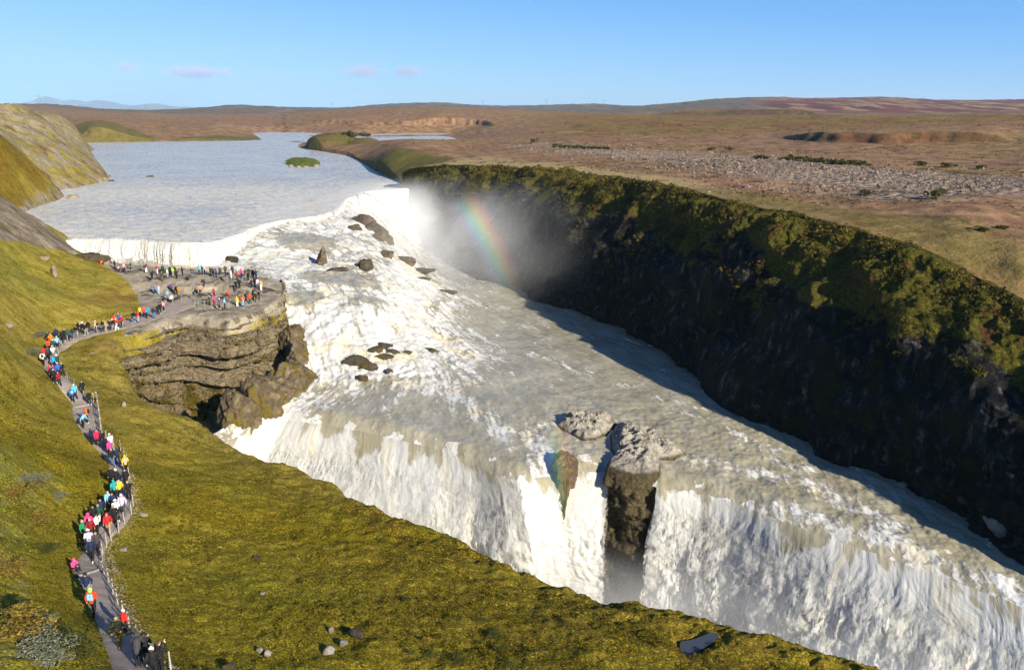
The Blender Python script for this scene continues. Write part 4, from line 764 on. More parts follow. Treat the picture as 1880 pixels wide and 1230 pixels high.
# rock wall behind the lower falls
wallc = resample(pts([(330,850,-41.2)]+[(p[0], p[1], p[2]-0.5) for p in CREST[1:]]), 900)
rows = []
for k, (dz, off) in enumerate([(0, 1.6), (-1.0, 0.8), (-6, 0.6), (-13, 0.0), (-22.5, -0.8)]):
    q = wallc.copy(); q[:, 2] += dz; q[:, 0] += 0.38*off; q[:, 1] += 0.92*off; rows.append(q)
PW_ = loft(rows, 900, 120); s_ = np.linspace(0, 1, 900)[None, :]*95; d = ridged(s_*0.35, PW_[..., 2]*0.08, 3, 4)*0.7+fbm(PW_[..., 0]*.5, PW_[..., 1]*.5, PW_[..., 2]*.4, 5)*0.6
PW_[..., 1] -= d*0.9*sstep(0, 0.15, np.linspace(0, 1, 120))[:, None]-0.4
tag(grid_obj('fall_wall', PW_, MW, dict(veg=np.zeros((120, 900)), low=np.full((120, 900), 0.5))), kind='structure')
# floor of the chasm
cx = np.linspace(-60, 110, 240); cyy = np.linspace(18, 112, 140); gx, gy = np.meshgrid(cx, cyy)
tag(grid_obj('chasm_water', np.stack([gx, gy, -61.5+fbm(gx*.4, gy*.4, 0, 5)*0.6], -1), MWt, dict(foam=np.full(gx.shape, .8), murk=np.ones(gx.shape), slope=np.zeros(gx.shape)), np.stack([gx, gy], -1)), kind='structure')

# ================================================================== rocks, islets, shrubs
def m_stone(name, a, b, c, moss=0.0, sc=1.0, mcol=(0.12, 0.10, 0.02)):
    M = Mat(name); p = M.pos(); n = M.noise(p, 0.9*sc, 8, 0.7); f = M.noise(p, 4*sc, 5, 0.7)
    cc = M.ramp(n, [(0.3, a), (0.5, b), (0.7, c)])
    if moss: cc = M.mix(M.rng(M.noise(p, 0.7*sc, 6, 0.7), 0.62-0.3*moss, 0.72-0.3*moss), cc, mcol)
    bb = M.bump(n, 0.5, 0.9); bb = M.bump(f, 0.15, 0.8, bb)
    return M.done(M.pbr(cc, 0.85, bb, 0.2))
MR_pale = m_stone('grey_stone', (0.12, 0.105, 0.085), (0.28, 0.25, 0.205), (0.44, 0.40, 0.34))
MR_dark = m_stone('wet_stone', (0.02, 0.018, 0.014), (0.055, 0.048, 0.038), (0.13, 0.11, 0.085), 0.45, 1.0, (0.10, 0.07, 0.015))
MR_brown = m_stone('brown_stone', (0.035, 0.026, 0.018), (0.10, 0.074, 0.046), (0.21, 0.165, 0.11), 0.15)
MR_bank = m_stone('sandy_stone', (0.13, 0.10, 0.065), (0.25, 0.20, 0.14), (0.38, 0.33, 0.25))
MR_toe = m_stone('mossy_stone', (0.035, 0.026, 0.017), (0.11, 0.082, 0.05), (0.25, 0.195, 0.125), 0.42, 0.8, (0.125, 0.090, 0.014))
def ico(sub):
    bm = bmesh.new(); bmesh.ops.create_icosphere(bm, subdivisions=sub, radius=1.0)
    V = np.array([v.co[:] for v in bm.verts]); Fc = np.array([[v.index for v in f.verts] for f in bm.faces]); bm.free(); return V, Fc
ICO = {k: ico(k) for k in (1, 2, 3, 4, 5)}
def rock(pos, r, label, mat, cat='rock', name='boulder', seed=0, sub=4, rot=0.0, rough=1.0, sink=0.3, group=None):
    V, Fc = ICO[sub]; V = V.copy(); q = V*1.1; g = np.random.default_rng(int(seed*10)+5)
    pn = g.normal(size=(16, 3)); pn /= np.linalg.norm(pn, axis=1)[:, None]; ph = g.uniform(.62, 1.0, 16); dt_ = V@pn.T
    d = np.min(np.where(dt_ > .05, ph/np.maximum(dt_, .05), 9), axis=1); d = np.minimum(d, 1.25)
    d = d*(1+rough*(0.10*ridged(q[:, 0]*1.8+seed, q[:, 1]*1.8, q[:, 2]*2.2+seed*2.3, 5)-0.05+0.10*fbm(q[:, 0]*3+seed, q[:, 1]*3, q[:, 2]*3, 4)))
    V = V*d[:, None]*np.array(r); c, s_ = math.cos(rot), math.sin(rot)
    V = np.stack([V[:, 0]*c-V[:, 1]*s_, V[:, 0]*s_+V[:, 1]*c, V[:, 2]], 1)
    o = new_mesh(name, V, Fc, mat, smooth=True); o.location = (pos[0], pos[1], pos[2]+r[2]*(0.5-sink))
    return tag(o, label, cat, group)
def island_rock(outline, zb, top, label, mat, name='rock_island', seed=0, nseg=260, nring=70, nskirt=110, spread=0.0, lean=(0, 0)):
    O = pts([(a, b, -40.4) for a, b in outline]); O = np.vstack([O, O[:1]]); O = resample(O, nseg+1, False)[:-1]
    c = O.mean(0); rows = []
    for k in range(nring+1):
        f = k/nring; q = c+(O-c)*f; h = top*(1-f**3.2)
        x, y = q[:, 0], q[:, 1]
        n_ = ridged(x*0.45, y*0.7, seed, 5)*0.55+fbm(x*1.1, y*1.1, seed, 4)*0.3+np.round(fbm(x*0.35, y*0.35, seed+4, 3)*3)/3*0.5
        q = q.copy(); q[:, 2] = -40.4+h+n_*0.85*(1-f**4); rows.append(q)
    for k in range(1, nskirt+1):
        f = k/nskirt; q = O.copy(); q[:, :2] = c[:2]+(O[:, :2]-c[:2])*(1+spread*f)+np.array(lean)*f; q[:, 2] = -40.4+(zb+40.4)*f
        ang = np.arctan2(q[:, 1]-c[1], q[:, 0]-c[0]); rr = 1+sstep(0, .08, f)*(0.10*ridged(ang*2.2, q[:, 2]*0.10, seed, 4)+0.12*fbm(np.cos(ang)*3, np.sin(ang)*3, q[:, 2]*0.35+seed, 5)+0.05*np.round(fbm(q[:, 2]*.5, ang*0.6, seed, 3)*2)-0.05)
        q[:, :2] = c[:2]+(q[:, :2]-c[:2])*rr[:, None]; rows.append(q)
    Pm = np.array(rows); Pm = np.concatenate([Pm, Pm[:, :1]], 1)
    o = grid_obj(name, Pm, mat, dict(low=np.repeat(sstep(nring-22, nring+12, np.arange(nring+nskirt+1))[:, None], nseg+1, 1)))
    return tag(o, label, 'rock')
def m_isle():
    M = Mat('island_stone'); p = M.pos(); n = M.noise(p, 1.0, 8, 0.72); f = M.noise(p, 3.5, 5, 0.7); v = M.voro(M.scale(p, (1, 1, 1.5)), 1.1, 'DISTANCE_TO_EDGE')
    c = M.ramp(n, [(0.3, (0.10, 0.088, 0.072)), (0.46, (0.28, 0.25, 0.205)), (0.62, (0.47, 0.43, 0.36))])
    lowc = M.ramp(f, [(0.3, (0.025, 0.019, 0.012)), (0.52, (0.085, 0.066, 0.032)), (0.72, (0.20, 0.155, 0.07))])
    c = M.mix(M.rng(M.math('ADD', M.attr('low'), M.math('MULTIPLY', M.math('SUBTRACT', n, 0.5), 0.6)), 0.35, 0.6), c, lowc)
    b = M.bump(n, 0.6, 1.0); b = M.bump(f, 0.2, 0.8, b)
    return M.done(M.pbr(c, 0.85, b, 0.2))
MI = m_isle()
island_rock([(1020,786),(1030,772),(1052,763),(1080,764),(1105,766),(1128,772),(1140,780),(1126,792),(1112,802),(1092,810),(1072,812),(1058,806),(1042,798)], -43, 1.05, 'low grey craggy rock island, left of the two touching rocks in the river', MI, seed=3, nskirt=20)
island_rock([(1118,800),(1128,780),(1150,778),(1185,788),(1222,803),(1250,824),(1264,838),(1240,845),(1212,848),(1214,860),(1212,872),(1190,878),(1160,876),(1132,870),(1114,862),(1114,852),(1128,846),(1120,828)], -63, 1.05, 'tall dark rock column with a pale craggy top standing between the two lower falls', MI, name='rock_column', seed=8, spread=0.05)
island_rock([(1010,856),(1018,842),(1035,834),(1054,838),(1062,848),(1058,862),(1046,868),(1024,866)], -58, 0.5, 'narrow mossy rust brown rock ledge beside the rainbow at the lower falls', MR_brown, name='rock_ledge', seed=12, spread=-0.55, lean=(0.3, 2.6))
def wat(px, py):
    x, y, k = pray(px, py); YY = np.exp(np.linspace(math.log(50), math.log(900), 1500)); t = YY/y
    zz = water_z(x*t, YY)[0]; hit = np.nonzero((k*t < zz) & (YY > np.interp((x*t)/YY, ca, cY)))[0]; i = hit[0]
    return np.array([(x*t)[i] if hasattr(x*t, '__len__') else x*t, YY[i], zz[i]])
ROCKS = [ # px, py, (rx, ry, rz), rot, material, label
 (662,409,(3.6,2.2,1.6),-.5,MR_brown,'brown wet rock poking from the rapids, upper end of the dark ridge'),
 (686,424,(4.4,2.6,2.2),-.6,MR_brown,'largest brown rock in the ridge beside the misty upper pool'),
 (703,441,(3.0,2.0,2.4),-.5,MR_brown,'steep brown rock at the lower end of the ridge beside the misty pool'),
 (652,421,(2.6,1.5,0.9),-.5,MR_brown,'small flat brown rock in the foam left of the brown ridge'),
 (590,486,(1.15,1.4,2.9),.2,MR_brown,'tall narrow brown rock standing in the middle of the white rapids'),
 (617,499,(2.3,1.4,0.8),0,MR_dark,'low dark rock right beside the tall narrow rock in the rapids'),
 (672,494,(1.9,1.5,1.5),.3,MR_dark,'dark rounded rock with water pouring over its left side'),
 (708,470,(2.2,1.6,1.4),-.7,MR_brown,'brown rock on the brink of the rapids above the grey pool'),
 (741,480,(2.6,1.6,1.3),-.7,MR_brown,'brown rock at the foot of the brink beside the mist'),
 (768,499,(4.0,1.7,0.8),-.2,MR_dark,'flat dark rock shelf reaching into the pool below the mist'),
 (772,513,(2.6,1.0,0.5),0,MR_dark,'thin dark slab just in front of the flat rock shelf'),
 (817,537,(2.2,1.3,0.5),-.3,MR_dark,'lone low rock awash in the pool under the rainbow'),
 (425,480,(2.6,1.2,0.9),-.8,MR_dark,'dark slanting rock in the foam just behind the crowded platform'),
 (652,664,(2.7,1.3,0.9),-.4,MR_dark,'long grey rock at the foot of the rapids'),
 (678,678,(1.7,1.0,0.6),-.4,MR_dark,'small dark rock trailing the long grey rock'),
 (690,645,(1.4,1.0,0.8),.2,MR_dark,'black rock in the cluster at the foot of the rapids, its left one'),
 (704,637,(1.2,0.9,0.8),.5,MR_dark,'black rock at the top of the cluster at the foot of the rapids'),
 (716,648,(1.3,0.8,0.6),.1,MR_dark,'black rock on the right of the cluster at the foot of the rapids'),
 (704,658,(1.6,0.8,0.5),-.2,MR_dark,'flat black rock at the bottom of the cluster below the rapids'),
 (714,687,(0.7,0.6,0.9),0,MR_dark,'small upright black rock in the foam below the cluster'),
 (666,698,(1.5,0.6,0.5),-.5,MR_dark,'thin black rock blade in the foam near the mossy cliff'),
 (747,650,(0.9,0.6,0.5),0,MR_dark,'small dark rock alone right of the black cluster'),
 (790,645,(1.7,0.9,0.5),-.3,MR_dark,'dark rock awash at the edge of the grey pool'),
 (276,325,(1.6,0.9,0.5),0,MR_dark,'tiny dark rock alone in the wide upper river'),
 (131,364,(2.0,1.5,1.1),0,MR_bank,'brown boulder in the water just off the left shore'),
 (162,318,(5.5,4.5,3.2),.4,MR_bank,'big brown boulder on the point of the left shore'),
 (180,326,(4.0,3.2,1.8),.1,MR_bank,'lower brown boulder in front of the big one on the left point'),
 (188,332,(3.2,2.2,1.3),.1,MR_bank,'brown boulder at the very tip of the left point'),
 (205,333,(1.1,0.8,0.5),.1,MR_dark,'tiny dark rock in the water off the left point'),
]
for i, (px, py, r, ro, mt, lb) in enumerate(ROCKS):
    rock(wat(px, py), r, lb, mt, name='boulder', seed=i*3.7, rot=ro, sink=0.42, sub=4)
for i, (px, py, r, mt, lb) in enumerate([
 (178,481,(2.6,1.6,1.2),MR_brown,'reddish brown rock at the left end of the platform under the long low fall'),(158,474,(2.2,1.4,0.9),MR_dark,'dark wet rock where the long low fall meets the left bank'),(192,484,(1.3,1.0,0.7),MR_bank,'pale rock beside the reddish rock at the left end of the platform'),
 (470,1029,(.42,.36,.34),MR_dark,'dark stone alone on the grass slope below the path'),(655,1166,(.46,.36,.34),MR_dark,'largest brown stone near the bottom of the grass slope'),(607,1158,(.20,.18,.26),MR_pale,'pale pointed stone left of the largest brown stone'),(630,1181,(.27,.24,.22),MR_pale,'grey stone below the largest brown stone'),(602,1197,(.36,.28,.24),MR_pale,'light grey lumpy stone lowest in the cluster of stones'),
 (577,1123,(.34,.22,.18),MR_pale,'flat pale stone above the cluster of stones on the grass'),(481,1090,(.20,.16,.14),MR_pale,'small pale stone on the grass between the dark stone and the path'),(521,1172,(.16,.14,.12),MR_pale,'tiny pale stone left of the stone cluster'),(478,1194,(.22,.18,.16),MR_pale,'grey stone at the bottom left of the grass slope'),(491,1201,(.24,.2,.16),MR_pale,'broad grey stone right of the grey one at the bottom left of the slope'),(420,1228,(.34,.28,.24),MR_dark,'dark stone at the bottom edge right of the path'),(912,1148,(.22,.16,.14),MR_pale,'pale stone among the dark tufts on the lower right grass'),(660,1092,(.22,.16,.10),MR_brown,'brown stone half sunk in the grass above the stone cluster'),
 (262,945,(.40,.26,.16),MR_pale,'flat pale stone beside the fence at the bend of the path'),(226,1010,(.3,.22,.14),MR_pale,'small pale rock on the slope right of the fence'),(228,745,(.25,.2,.3),MR_pale,'small pale post like stone on the grass right of the fence'),(15,600,(.6,.45,.35),MR_pale,'grey stone at the left edge of the hillside'),(100,505,(.5,.4,1.1),MR_bank,'leaning grey stone slab on the hillside left of the platform'),(82,478,(.9,.5,.7),MR_bank,'jagged grey outcrop on the hillside above the leaning slab'),
]):
    rock(on_land(px, py), r, lb, mt, name='stone' if r[0] < .7 else 'boulder', seed=90+i*2.9, sub=3, sink=0.25)
for i, (px, py, z, r, mt, lb) in enumerate([(1852,968,-40,(2.6,1.8,1.7),MR_pale,'pale sunlit rock at the foot of the shaded cliff on the right edge'),(1838,958,-40,(1.4,1.0,1.2),MR_pale,'small pale rock left of the sunlit one at the right edge'),(1348,735,-40,(1.6,1.2,1.4),MR_dark,'dark rock in the shaded water at the cliff foot'),(1368,750,-40,(1.2,1.0,.9),MR_dark,'smaller dark rock just below the one in the shaded water')]):
    rock(U(px, py, z), r, lb, mt, seed=200+i*3.1, sub=4, sink=0.35)

for i, (px, py, r, lb) in enumerate([(562,706,(2.6,2.2,2.6),'mossy rock at the foot of the platform cliff, nearest the rapids'),(543,724,(3.2,2.6,2.8),'brown mossy buttress second from the rapids at the platform cliff foot'),(516,742,(3.4,2.8,3.0),'broad mossy buttress in the middle of the platform cliff foot'),(486,757,(3.2,2.6,3.0),'mossy rock at the cliff foot just above the left end of the lower fall'),(456,772,(2.8,2.4,2.8),'dark mossy rock where the cliff meets the left end of the lower fall'),(560,672,(2.2,1.8,2.4),'wet brown rock jutting from the cliff into the side of the rapids'),(549,630,(1.8,1.6,2.6),'dark rock rib beside the trickle at the right side of the platform cliff')]):
    b = U(px, py, -40.2 if py > 690 else (-38.8 if py > 650 else -36.6)); b[:2] += np.array([-1.2, 0.9])
    rock(b, r, lb, MR_toe, seed=400+i*4.1, sub=5, sink=0.30, rot=i*.9, rough=1.3)
# grassy islet in the upper river
MGr = Mat('islet_turf'); MGr = MGr.done(MGr.pbr(MGr.ramp(MGr.noise(MGr.pos(), 0.8, 5, 0.7), [(0.3, (0.05, 0.07, 0.01)), (0.6, (0.12, 0.14, 0.02)), (0.8, (0.2, 0.17, 0.05))]), 0.9, MGr.bump(MGr.noise(MGr.pos(), 1.5, 5, .7), .5, .9), 0.1))
O = pts([(524,298,-26.9),(530,294,-26.9),(555,292,-26.9),(578,294,-26.9),(587,299,-26.9),(580,305,-26.9),(555,307,-26.9),(530,304,-26.9)]); O = resample(np.vstack([O, O[:1]]), 121)[:-1]; c = O.mean(0); rr_ = []
for f in np.linspace(0, 1.12, 26):
    q = c+(O-c)*f; q[:, 2] = -27.1+1.7*(1-min(f, 1)**5)+fbm(q[:, 0]*.3, q[:, 1]*.3, 0, 4)*.5*(f < 1.05)-(0.5 if f > 1.05 else 0); rr_.append(q)
Pm = np.array(rr_); Pm = np.concatenate([Pm, Pm[:, :1]], 1); tag(grid_obj('islet', Pm, MGr), kind='structure')
for k, (px, py) in enumerate([(526,300),(534,306),(548,308),(562,308),(580,306)]):
    rock(U(px, py, -27), (1.6, 1.2, .8), ['stone at the left tip of the green islet','stone on the near left shore of the green islet','stone in the middle of the near shore of the green islet','stone right of the middle on the near shore of the green islet','stone at the near right corner of the green islet'][k], MR_bank, seed=300+k, sub=2, name='stone')

# shallow pond on the near grass
th = np.linspace(0, 2*np.pi, 49); zp = ZPOND
PO = resample(np.vstack([PO, PO[:1]]), 60)[:-1]; PO[:, 2] = zp
V = np.vstack([PO, [[PO[:, 0].mean(), PO[:, 1].mean(), zp]]]); Fp = np.array([[i, (i+1) % 59, 59] for i in range(59)])
Mp = Mat('still_water'); Mp = Mp.done(Mp.pbr((0.05, 0.056, 0.066), 0.10, Mp.bump(Mp.noise(Mp.pos(), 3, 3), .02, .3), 0.5))
tag(new_mesh('pond', V, Fp, Mp), kind='structure')

# ================================================================== people
def capsule(p0, r0, p1, r1, n=12, m=5):
    p0, p1 = np.array(p0, float), np.array(p1, float); ax = p1-p0; L = np.linalg.norm(ax); ax = ax/(L+1e-9) if L > 1e-6 else np.array([0, 0, 1.])
    t = np.array([1, 0, 0]) if abs(ax[0]) < .8 else np.array([0, 1., 0]); e1 = np.cross(ax, t); e1 /= np.linalg.norm(e1); e2 = np.cross(ax, e1)
    rings = [(p0-ax*r0*math.sin(a), r0*math.cos(a)) for a in np.linspace(math.pi/2*.97, 0, m)]+[(p1+ax*r1*math.sin(a), r1*math.cos(a)) for a in np.linspace(0, math.pi/2*.97, m)]
    th = np.linspace(0, 2*np.pi, n, endpoint=False); V = np.array([c+r*(np.cos(q)*e1+np.sin(q)*e2) for c, r in rings for q in th]); k = len(rings)
    Fq = [[i*n+j, i*n+(j+1) % n, (i+1)*n+(j+1) % n, (i+1)*n+j] for i in range(k-1) for j in range(n)]
    V = np.vstack([V, [rings[0][0]], [rings[-1][0]]]); b, tt_ = len(V)-2, len(V)-1
    T = [[b, (j+1) % n, j] for j in range(n)]+[[tt_, (k-1)*n+j, (k-1)*n+(j+1) % n] for j in range(n)]
    return V, Fq, T
def ball(c, r, n=14):
    V, Fc = ICO[3]; return V*np.array(r)+np.array(c), [], [list(f) for f in Fc]
def fuse(name, parts, voxel, smooth=2, extra=None):
    """one continuous surface round a set of limbs"""
    Vs, Fs, o = [], [], 0
    for V, q, t in parts:
        Vs.append(V); Fs += [[i+o for i in f] for f in q]+[[i+o for i in f] for f in t]; o += len(V)
    me = bpy.data.meshes.new(name); me.from_pydata(np.vstack(Vs).tolist(), [], Fs)
    ob = bpy.data.objects.new(name, me); COL.objects.link(ob)
    md = ob.modifiers.new('r', 'REMESH'); md.mode = 'VOXEL'; md.voxel_size = voxel; md.use_smooth_shade = True
    if smooth: sm = ob.modifiers.new('s', 'SMOOTH'); sm.iterations = smooth; sm.factor = 0.5
    dg = bpy.context.evaluated_depsgraph_get(); m2 = bpy.data.meshes.new_from_object(ob.evaluated_get(dg)); m2.name = name
    bpy.data.objects.remove(ob); bpy.data.meshes.remove(me)
    if extra:
        bm = bmesh.new(); bm.from_mesh(m2)
        for V, q, t in extra:
            vs = [bm.verts.new(v) for v in V]
            for f in list(q)+list(t):
                fc_ = bm.faces.new([vs[i] for i in f]); fc_.material_index = 1; fc_.smooth = True
        bm.to_mesh(m2); bm.free()
    return m2
def m_obj(name, rough, wrinkle=0.0):
    M = Mat(name); oi = M.n('ShaderNodeObjectInfo'); n = M.noise(M.objco(), 9, 4, 0.6)
    c = M.mix(M.rng(n, 0.3, 0.7), M.mix(1.0, oi.outputs['Color'], (0.72, 0.72, 0.72), 'MULTIPLY'), oi.outputs['Color'])
    return M.done(M.pbr(c, rough, M.bump(n, 0.03, 0.6) if wrinkle else None, 0.25))
M_CLOTH = m_obj('cloth', 0.75, 1); M_SKIN = m_obj('skin', 0.55); M_EYE = Mat('eye_dark'); M_EYE = M_EYE.done(M_EYE.pbr((0.02, 0.015, 0.012), 0.4))
def pose(kind):
    """joints (metres, the figure faces +Y): returns a dict of points"""
    J = dict(pel=(0, 0, .93), chest=(0, .01, 1.30), neck=(0, 0, 1.46), head=(0, .02, 1.60))
    for sd, s in (('L', -1), ('R', 1)):
        J[sd+'sh'] = (s*.175, 0, 1.40); J[sd+'el'] = (s*.235, -.02, 1.12); J[sd+'wr'] = (s*.25, .06, .88)
        J[sd+'hip'] = (s*.085, 0, .92); J[sd+'kn'] = (s*.095, .01, .50); J[sd+'an'] = (s*.10, -.02, .085)
    if kind == 'walk':
        J['Lkn'] = (-.09, .16, .52); J['Lan'] = (-.09, .24, .10); J['Rkn'] = (.09, -.02, .50); J['Ran'] = (.09, -.30, .14)
        J['Lel'] = (-.23, -.14, 1.15); J['Lwr'] = (-.24, -.06, .92); J['Rel'] = (.23, .08, 1.14); J['Rwr'] = (.22, .25, .98)
    elif kind == 'photo':
        for sd, s in (('L', -1), ('R', 1)): J[sd+'el'] = (s*.26, .16, 1.24); J[sd+'wr'] = (s*.07, .30, 1.50)
    elif kind == 'pockets':
        for sd, s in (('L', -1), ('R', 1)): J[sd+'el'] = (s*.28, -.08, 1.14); J[sd+'wr'] = (s*.19, .08, .96)
        J['Lan'] = (-.15, .02, .085); J['Ran'] = (.14, -.03, .085)
    elif kind == 'bend':
        J['chest'] = (0, .20, 1.22); J['neck'] = (0, .33, 1.32); J['head'] = (0, .44, 1.40); J['pel'] = (0, -.06, .90)
        for sd, s in (('L', -1), ('R', 1)): J[sd+'sh'] = (s*.17, .27, 1.28); J[sd+'el'] = (s*.22, .36, 1.02); J[sd+'wr'] = (s*.12, .48, .86); J[sd+'hip'] = (s*.085, -.05, .90); J[sd+'kn'] = (s*.10, .06, .49)
    elif kind == 'sit':
        J['pel'] = (0, -.05, .22); J['chest'] = (0, .03, .58); J['neck'] = (0, .08, .73); J['head'] = (0, .12, .87)
        for sd, s in (('L', -1), ('R', 1)):
            J[sd+'sh'] = (s*.17, .06, .68); J[sd+'el'] = (s*.24, .16, .46); J[sd+'wr'] = (s*.12, .36, .46); J[sd+'hip'] = (s*.09, -.03, .22); J[sd+'kn'] = (s*.12, .36, .46); J[sd+'an'] = (s*.11, .42, .085)
    elif kind == 'point':
        J['Rel'] = (.30, .20, 1.34); J['Rwr'] = (.30, .45, 1.42)
        J['Lel'] = (-.24, -.02, 1.12); J['Lwr'] = (-.20, .12, .95)
    return {k: np.array(v, float) for k, v in J.items()}
def hand(J, s):
    w, e = J[s+'wr'], J[s+'el']; d = (w-e)/np.linalg.norm(w-e); sx_ = -1 if s == 'L' else 1
    side = np.cross(d, np.array([sx_*1.0, 0, 0])); side = side/np.linalg.norm(side) if np.linalg.norm(side) > .1 else np.array([0, 1., 0])
    nrm = np.cross(d, side); P = [capsule(w, .026, w+d*.045, .032, 8, 3), capsule(w+d*.03-side*.018, .022, w+d*.085-side*.022, .018, 8, 3), capsule(w+d*.03+side*.018, .022, w+d*.085+side*.022, .018, 8, 3)]
    for k, ln in enumerate((.060, .075, .080, .068)):
        b = w+d*.085+side*(-.036+.024*k); m_ = b+d*ln*.55+side*(-.006+.004*k); t_ = m_+d*ln*.40+nrm*.018
        P += [capsule(b, .0095, m_, .009, 6, 3), capsule(m_, .009, t_, .008, 6, 3)]
    b = w+d*.03-side*.034; P += [capsule(b, .013, b+d*.03-side*.028, .0105, 6, 3), capsule(b+d*.03-side*.028, .0105, b+d*.062-side*.034, .009, 6, 3)]
    return P
PROTO = {}
def make_proto(kind):
    J = pose(kind); h = J['head']; up = (h-J['neck']); up = up/np.linalg.norm(up); P = []
    fw = np.array([0, 1., 0])-up*up[1]; fw /= np.linalg.norm(fw); rt = np.cross(fw, up)
    at_ = lambda a, b, c: h+rt*a+fw*b+up*c
    P += [ball(h+up*.02, (.074, .090, .098)), ball(at_(0, .035, -.055), (.055, .058, .055)), capsule(J['neck']-up*.05, .055, h-up*.05, .050)]
    P += [capsule(at_(0, .088, .005), .010, at_(0, .108, -.030), .015, 8, 3), capsule(at_(-.035, .083, .028), .012, at_(.035, .083, .028), .012, 8, 3), capsule(at_(-.022, .090, -.068), .010, at_(.022, .090, -.068), .010, 8, 3)]
    for s in (-1, 1): P.append(ball(at_(s*.078, -.005, -.005), (.014, .024, .034)))
    tw = lambda n_: J[n_]
    P += [capsule(J['pel'], .115, J['chest'], .125), capsule(J['chest'], .125, J['neck']-up*.08, .07), capsule(J['Lsh'], .06, J['Rsh'], .06), capsule(J['Lhip'], .09, J['Rhip'], .09)]
    for s in ('L', 'R'):
        P += [capsule(J[s+'sh'], .050, J[s+'el'], .038), capsule(J[s+'el'], .038, J[s+'wr'], .025), capsule(J[s+'hip'], .082, J[s+'kn'], .052), capsule(J[s+'kn'], .052, J[s+'an'], .036)]
        P += hand(J, s); a = J[s+'an']; P.append(capsule(a+[0, -.02, -.04], .035, a+[0, .13, -.055], .028))
    eyes = [ball(at_(s*.030, .086, .008), (.011, .008, .008)) for s in (-1, 1)]+[capsule(at_(-.018, .099, -.062), .003, at_(.018, .099, -.062), .003, 6, 3)]
    R_ = {}
    R_['body'] = fuse('body', P, .0105, 1, eyes); R_['body'].materials.append(M_SKIN); R_['body'].materials.append(M_EYE)
    Q = [capsule(J['pel']-[0, 0, .02], .158, J['chest'], .168), capsule(J['chest'], .165, J['neck']-up*.06, .085), capsule(J['Lsh'], .078, J['Rsh'], .078), capsule(J['neck']-up*.05, .085, J['neck']+up*.02, .072)]
    for s in ('L', 'R'): Q += [capsule(J[s+'sh'], .076, J[s+'el'], .064), capsule(J[s+'el'], .064, J[s+'wr']*.9+J[s+'el']*.1, .046)]
    R_['jacket'] = fuse('jacket', Q, .020, 2)
    Q = [capsule(J['Lhip'], .118, J['Rhip'], .118)]
    for s in ('L', 'R'): Q += [capsule(J[s+'hip'], .108, J[s+'kn'], .076), capsule(J[s+'kn'], .076, J[s+'an'], .056)]
    R_['trousers'] = fuse('trousers', Q, .020, 2)
    for s in ('L', 'R'):
        a = J[s+'an']; R_[s+'shoe'] = fuse('shoe', [capsule(a+[0, -.035, -.035], .048, a+[0, .13, -.050], .038), capsule(a+[0, -.01, .0], .05, a+[0, -.01, .05], .048)], .016, 1)
    R_['hair'] = fuse('hair', [ball(at_(0, -.022, .045), (.086, .092, .085)), ball(at_(0, -.055, -.02), (.075, .055, .085))], .016, 1)
    R_['hat'] = fuse('hat', [ball(at_(0, -.006, .060), (.094, .106, .088)), capsule(at_(-.05, .0, .035), .07, at_(.05, .0, .035), .07), ball(at_(0, -.01, .150), (.03, .03, .03))], .016, 1)
    R_['hood'] = fuse('hood', [ball(at_(0, -.03, .03), (.108, .108, .125)), ball(at_(0, -.06, -.06), (.10, .08, .10))], .018, 1)
    ch = J['chest']; tl = (J['neck']-J['pel']); tl /= np.linalg.norm(tl); bk = -np.cross(np.array([1., 0, 0]), tl); bk = bk if bk[1] < 0 else -bk
    R_['backpack'] = fuse('backpack', [capsule(ch+bk*.20-tl*.16+[-.08, 0, 0], .085, ch+bk*.20+tl*.10+[-.07, 0, 0], .075), capsule(ch+bk*.20-tl*.16+[.08, 0, 0], .085, ch+bk*.20+tl*.10+[.07, 0, 0], .075), capsule(ch+bk*.27-tl*.12+[-.05, 0, 0], .05, ch+bk*.27-tl*.12+[.05, 0, 0], .05), capsule(ch+tl*.14+[-.11, .02, 0], .028, ch+tl*.02+[-.11, .15, 0], .024, 8, 3), capsule(ch+tl*.14+[.11, .02, 0], .028, ch+tl*.02+[.11, .15, 0], .024, 8, 3)], .020, 1)
    R_['camera'] = fuse('camera', [capsule((J['Lwr']+J['Rwr'])/2+[-.05, .05, .06], .035, (J['Lwr']+J['Rwr'])/2+[.05, .05, .06], .035, 8, 3), capsule((J['Lwr']+J['Rwr'])/2+[0, .05, .06], .03, (J['Lwr']+J['Rwr'])/2+[0, .14, .06], .03, 8, 3)], .014, 0)
    for k, m_ in R_.items():
        if k != 'body': m_.materials.append(M_CLOTH)
    PROTO[kind] = R_
for k in ('stand', 'walk', 'photo', 'pockets', 'bend', 'sit', 'point'): make_proto(k)
CC = dict(black=(.012,.012,.014), navy=(.015,.025,.07), blue=(.03,.14,.55), bright_blue=(.02,.32,.75), light_blue=(.22,.48,.75), cyan=(.05,.55,.70), red=(.62,.025,.025), crimson=(.55,.02,.09), dark_red=(.25,.015,.025), orange=(.85,.17,.02), orange_red=(.80,.07,.02), yellow=(.85,.55,.03), pink=(.80,.38,.45), hot_pink=(.80,.06,.25), salmon=(.80,.28,.22), white=(.80,.80,.80), lilac=(.55,.50,.75), purple=(.16,.06,.30), green=(.02,.20,.08), dark_green=(.015,.07,.04), lime=(.40,.75,.10), tan=(.38,.28,.17), brown=(.11,.065,.04), grey=(.25,.25,.26), dark_grey=(.05,.05,.055), mustard=(.42,.20,.02), jeans=(.08,.14,.28), light_jeans=(.25,.36,.52), teal=(.02,.30,.30))
